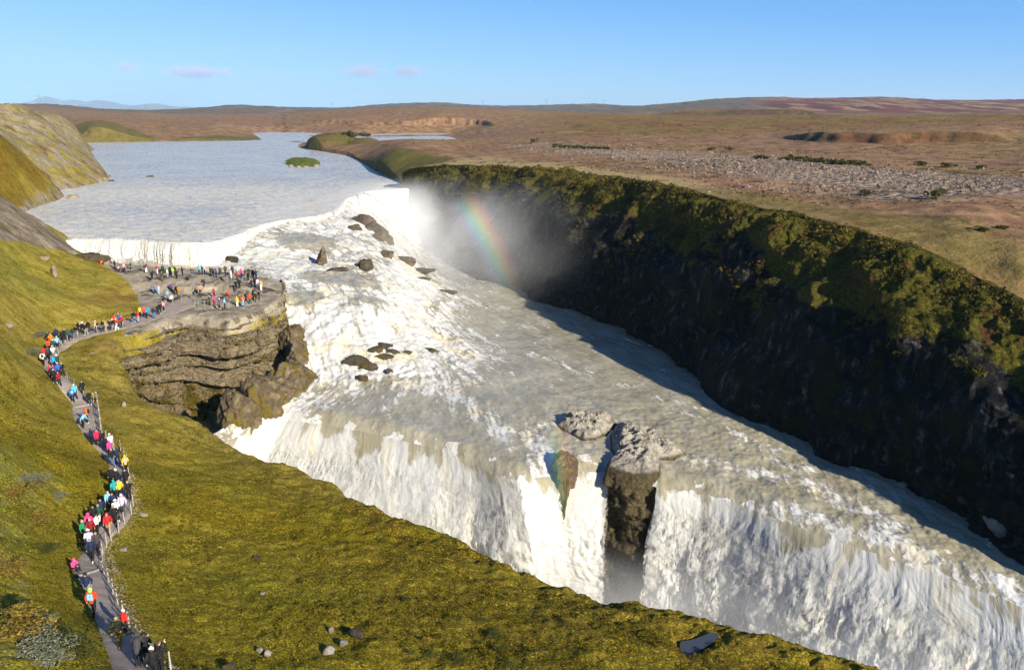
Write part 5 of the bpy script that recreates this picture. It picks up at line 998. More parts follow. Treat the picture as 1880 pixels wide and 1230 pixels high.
SK = [(.55,.33,.24), (.62,.40,.30), (.45,.27,.19), (.66,.44,.35)]; HA = [(.03,.02,.014), (.09,.05,.025), (.20,.12,.05), (.42,.30,.15), (.25,.24,.23)]
PEOPLE = []     # x, y in the photograph (feet), jacket, trousers, head, pose, backpack, scale, yaw, place
def crowd(ox, oy, sc, rows, place):
    for r in rows:
        r = list(r)+[None]*(9-len(r)); PEOPLE.append((ox+r[0]/sc, oy+r[1]/sc, r[2], r[3] or 'black', r[4], r[5], r[6], r[7] or 1.0, r[8], place))
Z2 = (60, 560, 3.617)
crowd(*Z2, [(672,122,'black','jeans',None,'walk'),(703,118,'red','light_jeans',None,'stand'),(716,88,'yellow','black','red hat','stand'),(745,86,'orange_red','black',None,'stand'),(759,92,'bright_blue','black',None,'bend'),(806,91,'navy','jeans',None,'stand'),(834,66,'black','black',None,'bend'),(853,64,'black','black',None,'walk'),(871,47,'pink','black',None,'stand')], 'where path meets rock platform')
crowd(*Z2, [(598,152,'crimson','black',None,'walk'),(579,135,'blue','black','orange hat','walk'),(560,166,'red','white','white hat','walk'),(550,140,'orange_red','black',None,'walk'),(538,170,'black','grey','white hat','walk'),(521,172,'navy','black',None,'walk'),(490,180,'tan','tan',None,'walk'),(470,181,'black','navy',None,'walk'),(427,186,'pink','black','white hat','stand','black'),(377,186,'black','black',None,'walk'),(357,202,'black','grey',None,'walk'),(340,198,'black','black','white hat','walk'),(325,190,'white','black',None,'walk'),(310,192,'black','black',None,'walk'),(272,234,'navy','jeans',None,'walk'),(243,246,'dark_green','black',None,'walk'),(221,244,'black','black',None,'walk')], 'behind the upper path fence')
crowd(*Z2, [(203,258,'black','black',None,'walk'),(165,236,'navy','black',None,'stand'),(170,292,'light_blue','black','lime hat','walk'),(128,277,'orange','black',None,'walk'),(111,266,'black','black',None,'walk'),(117,314,'orange_red','black',None,'walk'),(145,322,'dark_green','black','white hat','walk'),(143,360,'white','grey','white hat','walk'),(113,376,'black','black',None,'walk','dark_grey'),(84,372,'red','black',None,'walk'),(75,404,'white','black',None,'walk','dark_grey'),(145,428,'bright_blue','black',None,'stand'),(172,422,'dark_green','black','white hat','walk'),(125,494,'red','black','hood','walk'),(148,500,'purple','black',None,'walk'),(178,478,'blue','black','white hat','walk'),(203,482,'black','black',None,'walk'),(181,541,'dark_red','black',None,'walk'),(150,526,'black','black',None,'walk'),(135,508,'navy','black',None,'walk')], 'at the sharp path bend')
crowd(*Z2, [(287,628,'cyan','navy','white hat','walk'),(270,649,'blue','black',None,'walk','light_blue'),(338,602,'black','black',None,'walk'),(381,669,'black','black',None,'walk'),(367,791,'orange','black','red hat','stand','black'),(336,822,'light_blue','black',None,'bend')], 'just below the sharp path bend')
crowd(*Z2, [(399,932,'navy','black',None,'photo'),(438,947,'crimson','black',None,'walk'),(473,948,'black','black',None,'walk'),(527,975,'white','grey','white hat','walk'),(522,1014,'hot_pink','black','hood','walk'),(536,1076,'black','jeans',None,'walk'),(570,1062,'navy','black',None,'walk'),(626,1117,'yellow','black','hood','walk','pink')], 'beside the wooden railing end')
Z3 = (60, 860, 3.324)
crowd(*Z3, [(490,112,'black','black',None,'walk'),(519,118,'black','black','white hat','walk'),(576,118,'black','black',None,'walk'),(592,196,'black','black',None,'walk'),(499,178,'red','black',None,'bend'),(539,186,'yellow','black',None,'walk'),(507,190,'teal','black','hood','walk'),(500,272,'navy','jeans',None,'walk'),(475,264,'light_blue','black',None,'walk'),(557,291,'lilac','dark_grey','hood','walk'),(521,326,'white','black','white hat','walk'),(415,352,'dark_green','black','grey hat','walk'),(431,316,'navy','black',None,'walk'),(470,408,'red','tan','hood','walk','black'),(509,358,'black','black',None,'walk'),(384,360,'black','black',None,'walk'),(357,410,'hot_pink','black','hood','walk'),(400,418,'white','black',None,'photo'),(366,440,'dark_red','black',None,'walk'),(318,452,'green','black',None,'stand'),(358,520,'lilac','black','white hat','walk'),(404,530,'dark_grey','black',None,'walk'),(368,576,'navy','black',None,'walk')], 'in the middle path crowd')
crowd(*Z3, [(255,628,'hot_pink','black','hood','sit',None,.85,-1.9),(346,802,'navy','grey','black hat','walk',None,1.0,math.pi),(378,906,'orange_red','black','lime hood','walk','light_blue',1.0,0.1),(571,1016,'red','black','white hat','stand',None,.80,-.4),(537,1108,'black','mustard',None,'walk',None,1.05,.15),(702,1202,'black','black','black hat','walk',None,1.0,.3),(655,1222,'dark_grey','black','hood','bend',None,1.0,.4),(790,1262,'black','black',None,'photo',None,1.0,-.6),(750,1300,'black','black','white hat','walk',None,1.0,.2)], 'on the lowest part of the path')
Z4 = (180, 460, 5.53)
crowd(*Z4, [(175,190,'black',None,None,'stand'),(206,212,'pink','black',None,'sit'),(268,226,'pink','black',None,'stand'),(338,211,'navy','black',None,'stand'),(36,152,'orange','black',None,'sit')], 'at the left platform end')
crowd(*Z4, [(478,246,'cyan','grey',None,'photo'),(496,263,'dark_red','white',None,'photo'),(607,268,'crimson','white',None,'point'),(663,256,'dark_green','black',None,'stand'),(713,321,'white','light_jeans',None,'stand'),(738,266,'navy','black',None,'stand'),(765,276,'lime','tan',None,'stand'),(783,266,'black',None,None,'pockets'),(806,336,'black',None,None,'photo'),(863,286,'black',None,None,'stand'),(955,293,'brown','jeans',None,'photo'),(1030,266,'cyan','dark_grey',None,'stand'),(1065,271,'navy',None,None,'stand'),(1088,271,'lilac','navy',None,'stand'),(1148,286,'black',None,None,'photo'),(1171,286,'brown',None,None,'pockets'),(1205,302,'blue','navy',None,'stand'),(1246,281,'brown','black','white hat','stand'),(1299,272,'brown',None,None,'pockets'),(1312,341,'navy','grey',None,'photo'),(1353,306,'white','white',None,'stand'),(1371,272,'dark_grey',None,None,'stand'),(1416,331,'red',None,None,'stand'),(1458,292,'hot_pink','black','hood','stand'),(1469,356,'navy','grey',None,'photo'),(1503,301,'brown','grey',None,'stand'),(1530,341,'black',None,None,'stand'),(1533,276,'dark_green',None,None,'stand'),(1565,301,'dark_red',None,None,'photo'),(1584,306,'black',None,None,'stand'),(1610,321,'navy',None,None,'point')], 'at the platform water edge')
crowd(*Z4, [(558,346,'black',None,None,'stand'),(575,427,'blue','navy',None,'stand'),(617,426,'white','light_blue','red hat','stand'),(660,361,'dark_green','brown',None,'stand'),(746,411,'purple',None,None,'stand'),(796,431,'black','jeans',None,'stand'),(819,441,'mustard','mustard',None,'stand'),(910,341,'black',None,None,'sit'),(710,492,'light_blue','grey',None,'walk'),(748,519,'white','black',None,'walk'),(978,511,'navy','jeans',None,'stand'),(1040,436,'salmon','black',None,'pockets'),(1082,392,'black',None,None,'bend'),(662,545,'navy',None,None,'bend')], 'on the middle platform step')
crowd(*Z4, [(1335,501,'orange_red','dark_red',None,'photo'),(1180,468,'crimson','black',None,'stand'),(1178,541,'hot_pink','dark_red',None,'stand'),(1133,546,'dark_green',None,None,'stand'),(1240,577,'purple','black','white hat','stand'),(1288,571,'light_blue','navy',None,'stand'),(1413,541,'yellow','white','hood','stand'),(1471,541,'orange','light_blue',None,'stand'),(1546,522,'orange_red','dark_green',None,'pockets',None,1.08),(1500,511,'black',None,None,'stand'),(1601,497,'black',None,None,'stand'),(1578,482,'navy',None,None,'stand'),(1636,486,'black',None,None,'stand'),(1660,431,'yellow','white',None,'point'),(1628,416,'lilac','white',None,'stand'),(1597,401,'navy',None,None,'stand'),(1560,416,'black',None,None,'bend'),(1407,431,'black',None,None,'walk'),(1443,431,'black',None,None,'stand')], 'near the tip of the platform')
WORD = lambda c: c.replace('_', ' ').replace('bright blue', 'vivid blue')
POSE = dict(stand='standing', walk='walking', photo='taking a picture', pockets='standing hands in pockets', bend='bending forward', sit='sitting low', point='reaching out an arm')
ORD = ['first', 'second', 'third', 'fourth', 'fifth', 'sixth', 'seventh', 'eighth', 'ninth', 'tenth']
def stem(p, lvl):
    j, tr, hd, po, bp, pl = p[2], p[3], p[4], p[5], p[6], p[9]; s = 'person in '+WORD(j)+' jacket'
    if hd and lvl > 0: s += ' and '+(hd if hd != 'hood' else 'raised hood')
    elif bp and lvl > 0: s += ' with '+WORD(bp)+' backpack'
    elif lvl > 1: s += ' and '+WORD(tr)+(' trousers' if 'jeans' not in tr else '')
    if lvl > 2 and not hd: s += ', '+POSE[po]+','
    return s+' '+pl
labels = {}
for i, p in enumerate(PEOPLE):
    for lvl in (1, 2, 3):
        s = stem(p, lvl)
        same = [q for q in PEOPLE if stem(q, lvl) == s]
        if len(same) == 1 and len(s.split()) <= 16: labels[i] = s; break
    else:
        same = [k for k, q in enumerate(PEOPLE) if q[2] == p[2] and q[9] == p[9]]; same.sort(key=lambda k: PEOPLE[k][0]); n_ = same.index(i)
        labels[i] = ORD[n_]+' from left of the '+WORD(p[2])+' jackets '+p[9]
        labels[i] = 'person '+labels[i] if len(labels[i].split()) < 16 else labels[i]
def tint(o, c, v=0.12):
    k = 1+random.uniform(-v, v); o.color = (min(1, c[0]*k), min(1, c[1]*k), min(1, c[2]*k), 1)
def kid(mesh, name, par, col):
    c = bpy.data.objects.new(name, mesh); COL.objects.link(c); c.parent = par; tint(c, col); return c
for i, (px, py, jk, tr, hd, po, bp, scl, yaw, pl) in enumerate(PEOPLE):
    pos = on_land(px, py); R_ = PROTO[po]; o = bpy.data.objects.new('person', R_['body']); COL.objects.link(o)
    dp, _ = polydist(np.array([pos[0]]), np.array([pos[1]]), PC[::4]); lift = 0.10 if dp[0] < 2.0 else 0.02
    if dp[0] >= 2.0:                                             # bare rock of the platform: stand on what was built there
        a_ = pos[0]/pos[1]; jj = int(np.clip(np.searchsorted(GX[0]/GY[0], a_), 1, GX.shape[1]-1)); pos[2] = np.interp(pos[1], GY[:, jj], LAND_P[:, jj, 2])
    o.location = (pos[0], pos[1], pos[2]+lift-0.0)
    if yaw is None:
        if po == 'walk':
            j = int(np.argmin((PC[:, 0]-pos[0])**2+(PC[:, 1]-pos[1])**2)); j = min(max(j, 1), len(PC)-2); d = PC[j+1]-PC[j-1]; yaw = math.atan2(-d[0], d[1])+(math.pi if random.random() < .45 else 0)+random.uniform(-.25, .25)
        elif 'water edge' in pl: yaw = random.uniform(-1.1, .5)
        else: yaw = random.uniform(-2.2, 2.2)
    s = scl*random.uniform(.97, 1.06); o.rotation_euler = (0, 0, yaw); o.scale = (s*1.04, s*1.04, s)
    tag(o, labels[i], 'person', 'visitors '+pl); o.color = random.choice(SK)+(1,)
    kid(R_['jacket'], 'jacket', o, CC[jk]); kid(R_['trousers'], 'trousers', o, CC[tr])
    sc_ = random.choice([(.02,.02,.02), (.05,.035,.025), (.6,.6,.6)])
    for q in ('Lshoe', 'Rshoe'): kid(R_[q], 'shoe', o, sc_)
    if hd is None or 'hat' not in hd and 'hood' not in hd: kid(R_['hair'], 'hair', o, random.choice(HA))
    elif 'hat' in hd: kid(R_['hat'], 'hat', o, CC[hd.split()[0]]); kid(R_['hair'], 'hair', o, random.choice(HA))
    else: kid(R_['hood'], 'hood', o, CC[hd.split()[0]] if hd != 'hood' else CC[jk])
    if bp: kid(R_['backpack'], 'backpack', o, CC[bp])
    if po == 'photo': kid(R_['camera'], 'camera', o, (.015, .015, .015))

# ================================================================== fences and steps of the path
M_POST = Mat('weathered_wood'); M_POST = M_POST.done(M_POST.pbr(M_POST.ramp(M_POST.noise(M_POST.pos(), 6, 4), [(0.3, (0.24, 0.21, 0.17)), (0.7, (0.45, 0.41, 0.34))]), 0.8))
M_ROPE = Mat('grey_rope'); M_ROPE = M_ROPE.done(M_ROPE.pbr((0.16, 0.15, 0.13), 0.8))
def tube(P, r, n=6):
    P = np.asarray(P, float); T = np.gradient(P, axis=0); T /= np.linalg.norm(T, axis=1)[:, None]+1e-9
    e1 = np.cross(T, [0, 0, 1.0]); e1 /= np.linalg.norm(e1, axis=1)[:, None]+1e-9; e2 = np.cross(T, e1); th = np.linspace(0, 2*np.pi, n+1)
    return P[:, None]+r*(np.cos(th)[None, :, None]*e1[:, None]+np.sin(th)[None, :, None]*e2[:, None])
def fence(posts, label, h=1.05, r=0.045, ropes=(0.95, 0.55), rail=0.016, lean=0.06, extra=0.0):
    root = bpy.data.objects.new('fence', None); COL.objects.link(root); B = np.array([on_land(*p) for p in posts]); root.location = B[0]
    tag(root, label, 'fence', 'rope fences along the path'); tops = []
    for b in B:
        ln = np.array([random.uniform(-lean, lean), random.uniform(-lean, lean), 0]); V, q, t = capsule(b-B[0]-[0, 0, .3], r, b-B[0]+ln+[0, 0, h], r*.9, 8, 3)
        me = bpy.data.meshes.new('post'); me.from_pydata(V.tolist(), [], q+t); me.materials.append(M_POST); o = bpy.data.objects.new('post', me); COL.objects.link(o); o.parent = root; tops.append((b-B[0], ln))
    for f in ropes:
        pl = []
        for (b0, l0), (b1, l1) in zip(tops[:-1], tops[1:]):
            for u in np.linspace(0, 1, 7)[:-1]: pl.append(b0*(1-u)+b1*u+(l0*(1-u)+l1*u)*f+np.array([0, 0, h*f-0.10*4*u*(1-u)*(1 if rail < .03 else 0)]))
        pl.append(tops[-1][0]+tops[-1][1]*f+np.array([0, 0, h*f])); g = grid_obj('rope' if rail < .03 else 'rail', tube(pl, rail), M_ROPE if rail < .03 else M_POST); g.parent = root
def zz(o, s, L): return [(o[0]+a/s, o[1]+b/s) for a, b in L]
fence(zz((60, 860), 3.324, [(845,1235),(712,1130),(645,1055),(592,975),(555,905),(520,830),(492,770),(465,697),(440,650),(425,580)]), 'rope fence of leaning posts down the right side of the lowest path')
fence(zz((60, 860), 3.324, [(425,575),(430,525),(450,480),(480,440),(525,393),(563,340),(603,280),(614,230),(605,170),(592,110),(590,60)]), 'rope fence curving around the bend beside the middle path crowd')
fence(zz((60, 560), 3.617, [(645,1150),(630,1060),(610,1015),(583,965),(540,930),(490,900),(462,868)]), 'short rope fence between the wooden railing and the middle bend')
fence(zz((60, 560), 3.617, [(428,640),(438,700),(446,760),(454,820),(462,868)]), 'pale wooden railing with thick posts on the open stretch of path', h=1.15, r=0.085, ropes=(0.92, 0.62, 0.32), rail=0.035, lean=0.01)
fence(zz((60, 560), 3.617, [(203,478),(237,500),(278,552),(300,590),(345,628),(405,640),(428,640)]), 'thin rope fence below the sharp bend of the path')
fence(zz((60, 560), 3.617, [(160,372),(172,330),(196,285),(238,252),(300,215),(368,202),(430,190),(492,182),(560,168),(603,158)]), 'rope fence along the outer edge of the upper path')
fence(zz((180, 460), 5.53, [(570,690),(655,660),(760,540),(850,522),(985,530),(1020,556),(1085,578),(1160,590),(1250,598),(1330,592)]), 'thin post fence along the front edge of the rock platform', r=0.03, h=1.1, rail=0.008)
M_STEP = Mat('stone_kerb'); M_STEP = M_STEP.done(M_STEP.pbr(M_STEP.ramp(M_STEP.noise(M_STEP.pos(), 3, 5, .7), [(0.3, (0.22, 0.20, 0.17)), (0.7, (0.42, 0.39, 0.34))]), 0.85))
for (a, b, lb) in [((141,1060),(185,1047),'pale stone step edge across the path below the middle crowd'),((210,857),(229,855),'pale stone step edge across the path by the yellow jacket'),((136,749),(162,745),'pale stone step edge across the open path below the bend')]:
    pa, pb = on_land(*a), on_land(*b); n_ = 14; L_ = np.linspace(0, 1, n_)[:, None]; Pc = pa*(1-L_)+pb*L_; Pc[:, 2] = land_z(Pc[:, 0], Pc[:, 1])+0.16
    dr = (pb-pa)[:2]; dr /= np.linalg.norm(dr); nrm2 = np.array([-dr[1], dr[0]]); sec = [(-.09, -.2), (-.09, .02), (-.07, .035), (.07, .035), (.09, .02), (.09, -.2)]
    Gd = np.array([[np.array([p[0]+nrm2[0]*o_, p[1]+nrm2[1]*o_, p[2]+h_+random.uniform(-.008, .008)]) for o_, h_ in sec] for p in Pc]); tag(grid_obj('path_step', Gd, M_STEP, smooth=False), lb, 'step')

# ================================================================== plants and loose stones
def leaf_mat(name, stops, rough=0.8):
    M = Mat(name); c = M.ramp(M.attr('hue'), stops); sh = M.pbr(c, rough, None, 0.15); tl = M.n('ShaderNodeBsdfTranslucent'); M.set(tl.inputs[0], c)
    a = M.n('ShaderNodeMixShader'); a.inputs[0].default_value = 0.25; M.set(a.inputs[1], sh); M.set(a.inputs[2], tl.outputs[0]); return M.done(a.outputs[0])
def leaves(C, size, up=0.5, hue=None, name='leaf', mat=None, rng=RNG):
    """small leaf faces at centres C"""
    n = len(C); nrm = rng.normal(size=(n, 3)); nrm[:, 2] = np.abs(nrm[:, 2])+up; nrm /= np.linalg.norm(nrm, axis=1)[:, None]
    t = rng.normal(size=(n, 3)); t -= nrm*(t*nrm).sum(1)[:, None]; t /= np.linalg.norm(t, axis=1)[:, None]; b = np.cross(nrm, t)
    s = (np.zeros(n)+size)*rng.uniform(.6, 1.4, n); s = s[:, None]
    V = np.stack([C-t*s, C-b*s*.55, C+t*s, C+b*s*.55], 1).reshape(-1, 3); Fq = np.arange(4*n).reshape(n, 4)
    h = rng.uniform(0, 1, n) if hue is None else hue
    return new_mesh(name, V, Fq, mat, False, dict(hue=np.repeat(h, 4)))
ML_cover = leaf_mat('leaf_cover', [(0.0, (0.039, 0.029, 0.0032)), (0.25, (0.115, 0.087, 0.0051)), (0.5, (0.202, 0.167, 0.0083)), (0.72, (0.273, 0.212, 0.0141)), (0.88, (0.164, 0.184, 0.0102)), (1.0, (0.415, 0.368, 0.0512))])
ML_bush = leaf_mat('bush_leaves', [(0.0, (0.030, 0.038, 0.010)), (0.5, (0.075, 0.085, 0.018)), (1.0, (0.15, 0.14, 0.03))])
ML_gold = leaf_mat('golden_leaves', [(0.0, (0.05, 0.035, 0.010)), (0.45, (0.20, 0.14, 0.02)), (1.0, (0.42, 0.30, 0.06))])
ML_pale = leaf_mat('willow_leaves', [(0.0, (0.08, 0.09, 0.05)), (0.5, (0.22, 0.23, 0.14)), (1.0, (0.42, 0.42, 0.30))])
ML_slope = leaf_mat('slope_leaves', [(0.0, (0.022, 0.024, 0.006)), (0.4, (0.075, 0.066, 0.011)), (0.7, (0.145, 0.115, 0.018)), (0.9, (0.20, 0.155, 0.03)), (1.0, (0.17, 0.07, 0.03))])
M_TWIG = Mat('twigs'); M_TWIG = M_TWIG.done(M_TWIG.pbr((0.07, 0.05, 0.035), 0.9))
# ground cover on the near slope
n = 560000; yy = np.exp(RNG.uniform(math.log(26), math.log(88), n)); aa = RNG.uniform(-0.70, 0.62, n); xx = aa*yy
ok = sdist(xx, yy, POLY) > 0.15; xx, yy = xx[ok], yy[ok]; dp = polydist(xx, yy, PC[::6])[0]; wj = np.interp(yy, [25, 45, 95], [1.9, 1.7, 1.5])
ok = (dp > wj) & (sdist(xx, yy, PO_) < 0.05) & (fbm(xx*0.6, yy*0.6, 2, 4)+RNG.normal(size=len(xx))*0.3 > -0.35+1.3*sstep(9, 2, sdist(xx, yy, POLY))); xx, yy = xx[ok], yy[ok]
def on_built(xx, yy):
    ai = np.interp(xx/yy, GX[0]/GY[0], np.arange(GX.shape[1])); ri = np.interp(np.log(yy), np.log(GY[:, 0]), np.arange(GX.shape[0]))
    a0 = np.clip(ai.astype(int), 0, GX.shape[1]-2); r0 = np.clip(ri.astype(int), 0, GX.shape[0]-2); fa, fr = ai-a0, ri-r0; Zl = LAND_P[..., 2]
    return (Zl[r0, a0]*(1-fa)+Zl[r0, a0+1]*fa)*(1-fr)+(Zl[r0+1, a0]*(1-fa)+Zl[r0+1, a0+1]*fa)*fr
zc_ = on_built(xx, yy)
hue = np.clip(0.46+0.22*fbm(xx*0.25, yy*0.25, 6, 4)+RNG.normal(size=len(xx))*0.20-0.10*(sdist(xx, yy, POLY) < 7), 0, 1)
tag(leaves(np.stack([xx, yy, zc_+RNG.uniform(.01, .13, len(xx))], 1), np.interp(yy, [26, 90], [0.017, 0.042]), 0.3, hue, 'ground_cover', ML_cover), kind='stuff')
# tussocks and dwarf shrubs standing out of the turf
n = 16000; yy = np.exp(RNG.uniform(math.log(24), math.log(100), n)); xx = RNG.uniform(-.72, .60, n)*yy; ok = (sdist(xx, yy, POLY) > 3.5) & (sdist(xx, yy, PO_) < -.4) & (polydist(xx, yy, PC[::6])[0] > 2.4) & (fbm(xx*.12, yy*.12, 7, 4)+RNG.normal(size=n)*.22 > .12) & (sdist(xx, yy, rockp) < -1); xx, yy = xx[ok], yy[ok]
rad = RNG.uniform(.10, .34, len(xx)); k_ = 34; off = RNG.normal(size=(len(xx), k_, 3)); off /= np.linalg.norm(off, axis=2)[..., None]; off *= (RNG.uniform(.5, 1, (len(xx), k_))*rad[:, None])[..., None]; off[..., 2] = np.abs(off[..., 2])*.6
hb = np.repeat(np.clip(.40+.45*fbm(xx*.10, yy*.10, 2, 3)+RNG.normal(size=len(xx))*.14, 0, 1), k_); tag(leaves((np.stack([xx, yy, on_built(xx, yy)], 1)[:, None]+off).reshape(-1, 3), np.repeat(rad*.13+.012, k_), .4, np.clip(hb+RNG.normal(size=len(hb))*.12, 0, 1), 'tussocks', ML_cover), kind='stuff')
# shrubs clinging to the top of the gorge wall
m_ = 13000; ri = (RNG.uniform(0, 1, m_)**1.2*0.66*330).astype(int)+6; ci = RNG.integers(60, 1290, m_); Cc = RC[ri, ci]; Nn = normals(RC)[ri, ci]; Nn = np.where(Nn[:, :1] > 0, -Nn, Nn)
gate = fbm(Cc[:, 0]*0.09, Cc[:, 1]*0.09, Cc[:, 2]*0.1, 4) > -0.15+0.7*sstep(.22, .66, ri/330); Cc, Nn = Cc[gate], Nn[gate]; k_ = 26
rad = (0.20+0.60*RNG.uniform(0, 1, len(Cc))**2.4)*np.interp(Cc[:, 1], [60, 260], [0.85, 1.4])*np.where(ri[gate] < 34, .4, 1); off = RNG.normal(size=(len(Cc), k_, 3)); off /= np.linalg.norm(off, axis=2)[..., None]; off *= (RNG.uniform(.5, 1, (len(Cc), k_))*rad[:, None])[..., None]; off[..., 2] = off[..., 2]*.75
Lc = (Cc[:, None]+Nn[:, None]*rad[:, None, None]*.35+off).reshape(-1, 3); hb = np.repeat(np.clip(0.45+0.4*fbm(Cc[:, 0]*.05, Cc[:, 1]*.05, 3, 3)+RNG.normal(size=len(Cc))*.16, 0, 1), k_)
tag(leaves(Lc, np.repeat(rad*.22+.04, k_), 0.3, np.clip(hb+RNG.normal(size=len(hb))*.1, 0, 1), 'undergrowth', ML_slope), kind='stuff')
# moss and low plants on the ledges of the platform cliff
m_ = 2600; ri = RNG.integers(110, NRR-20, m_); ci = RNG.integers(25, NCC-10, m_); Cc = PCF[ri, ci]; gate = (fbm(Cc[:, 0]*.16, Cc[:, 1]*.16, Cc[:, 2]*.2, 4)+RNG.normal(size=m_)*.25 > 0.25-0.35*sstep(.3, .6, ri/NRR)); Cc = Cc[gate]; k_ = 14
rad = RNG.uniform(.15, .5, len(Cc)); off = RNG.normal(size=(len(Cc), k_, 3))*rad[:, None, None]*.55; off[..., 2] = np.abs(off[..., 2])*.6
tag(leaves((Cc[:, None]+off).reshape(-1, 3), np.repeat(rad*.22+.03, k_), .5, np.clip(np.repeat(0.26+RNG.normal(size=len(Cc))*.16, k_), 0, .7), 'moss', ML_cover), kind='stuff')
m_ = 170; ri = RNG.integers(100, NRR-60, m_); ci = RNG.integers(30, NCC-15, m_); Cc = PCF[ri, ci]; s2 = RNG.uniform(.12, .62, m_)**1.3; V0, F0 = ICO[1]
V = V0[None]*(s2[:, None]*RNG.uniform(.6, 1.3, (m_, 3)))[:, None]*(1+RNG.normal(size=(m_, len(V0), 1))*.2)+(Cc+np.stack([s2*0, -s2*.3, s2*.35], 1))[:, None]
tag(new_mesh('debris', V.reshape(-1, 3), (F0[None]+(np.arange(m_)*len(V0))[:, None, None]).reshape(-1, 3), MR_brown, False), kind='stuff')
# stone field on the plain
SF = pts([(950,264,-17.6),(1250,281,-16.4),(1500,298,-16),(1880,331,-15.2),(2000,342,-15),(2000,392,-15.5),(1880,366,-15.5),(1700,372,-15.6),(1500,345,-15.8),(1250,305,-16.2),(1080,285,-17)])[:, :2]
n = 60000; yy = RNG.uniform(150, 470, n); xx = RNG.uniform(0, 330, n); ok = sdist(xx, yy, SF)+fbm(xx*.03, yy*.03, 1, 4)*30+RNG.normal(size=n)*14 > 2; xx, yy = xx[ok][:9000], yy[ok][:9000]
ai = np.interp(xx/yy, FZX[10]/FZY[10], np.arange(FZX.shape[1])); jz = np.clip(ai.round().astype(int), 0, FZX.shape[1]-1); zs = np.array([np.interp(y, FZY[:, j], FZZ[:, j]) for y, j in zip(yy, jz)])
V0, F0 = ICO[1]; sc_ = RNG.uniform(.10, .34, len(xx))*(1+1.0*(RNG.uniform(size=len(xx)) > .92)); V = V0[None]*(sc_[:, None]*RNG.uniform(.6, 1.3, (len(xx), 3)))[:, None, :]*(1+RNG.normal(size=(len(xx), len(V0), 1))*.16)+np.stack([xx, yy, zs+sc_*.15], 1)[:, None, :]
Fs = (F0[None]+(np.arange(len(xx))*len(V0))[:, None, None]).reshape(-1, 3); tag(new_mesh('rubble', V.reshape(-1, 3), Fs, m_stone('field_stone', (0.09, 0.062, 0.045), (0.18, 0.128, 0.095), (0.28, 0.215, 0.17), 0, .3), False), kind='stuff')
# low scrub dotted over the plain
n = 30000; yy = np.exp(RNG.uniform(math.log(75), math.log(900), n)); xx = RNG.uniform(-.16, .80, n)*yy; ai = np.clip(np.interp(xx/yy, FA, np.arange(FN)).round().astype(int), 0, FN-1)
ok = (yy > FZY[12, ai]+3) & (fbm(xx*.012, yy*.02, 3, 4)+RNG.normal(size=n)*.25 > 0.22); xx, yy, ai = xx[ok][:7500], yy[ok][:7500], ai[ok][:7500]; zs = np.array([np.interp(y, FZY[:, j], FZZ[:, j]) for y, j in zip(yy, ai)])
rad = (0.12+0.5*RNG.uniform(0, 1, len(xx))**2.5)*np.interp(yy, [80, 300, 900], [.7, 1.3, 2.6]); k_ = 10; off = RNG.normal(size=(len(xx), k_, 3))*rad[:, None, None]*.6; off[..., 2] = np.abs(off[..., 2])*.35
tag(leaves((np.stack([xx, yy, zs], 1)[:, None]+off).reshape(-1, 3), np.repeat(rad*.35+.03, k_), .8, np.clip(np.repeat(RNG.uniform(0, .85, len(xx)), k_)+RNG.normal(size=len(xx)*k_)*.08, 0, 1), 'scrub', leaf_mat('scrub_leaves', [(0.0, (0.03, 0.028, 0.009)), (0.35, (0.075, 0.062, 0.016)), (0.6, (0.13, 0.07, 0.03)), (0.8, (0.17, 0.14, 0.05)), (1.0, (0.26, 0.22, 0.10))])), kind='stuff')
# loose stones that edge the path
ii = RNG.integers(2, 95, 900); ee = PRr[ii]+np.concatenate([RNG.normal(size=(900, 2))*.22, np.zeros((900, 1))], 1)+np.concatenate([(PRr-PLr)[ii, :2]/np.linalg.norm((PRr-PLr)[ii, :2], axis=1)[:, None]*RNG.uniform(.05, .35, (900, 1)), np.zeros((900, 1))], 1)
ee[:, 2] = on_built(ee[:, 0], ee[:, 1]); s2 = RNG.uniform(.015, .07, 900); V = V0[None]*(s2[:, None]*RNG.uniform(.6, 1.3, (900, 3)))[:, None]*(1+RNG.normal(size=(900, len(V0), 1))*.15)+(ee+np.stack([s2*0, s2*0, s2*.3], 1))[:, None]
tag(new_mesh('gravel', V.reshape(-1, 3), (F0[None]+(np.arange(900)*len(V0))[:, None, None]).reshape(-1, 3), MR_bank, False), kind='stuff')
# single shrubs
def shrub_mesh(mat, nleaf, ls, w, h, seed, lobes=7):
    g = np.random.default_rng(seed); C = []; lb = np.stack([g.normal(size=lobes)*w*.32, g.normal(size=lobes)*w*.32, g.uniform(.35, .85, lobes)*h], 1); lr = g.uniform(.22, .42, lobes)
    for c, r in zip(lb, lr):
        d = g.normal(size=(nleaf//lobes, 3)); d /= np.linalg.norm(d, axis=1)[:, None]; C.append(c+d*(g.uniform(.45, 1, (len(d), 1))**.6)*np.array([w*r, w*r, h*r]))
    C = np.vstack(C); C = C[C[:, 2] > 0.02]; o = leaves(C, ls, .2, np.clip(g.uniform(.1, .9, len(C)), 0, 1), 'crown', mat, g); me = o.data; bpy.data.objects.remove(o)
    tw = []; off = 0; Fs_ = []
    for c in lb:
        V, q, t = capsule((c[0]*.15, c[1]*.15, -.1*h), .022*w, c, .008*w, 5, 2); tw.append(V); Fs_ += [[i+off for i in f] for f in q+t]; off += len(V)
    m2 = bpy.data.meshes.new('stem'); m2.from_pydata(np.vstack(tw).tolist(), [], Fs_); m2.materials.append(M_TWIG); return me, m2
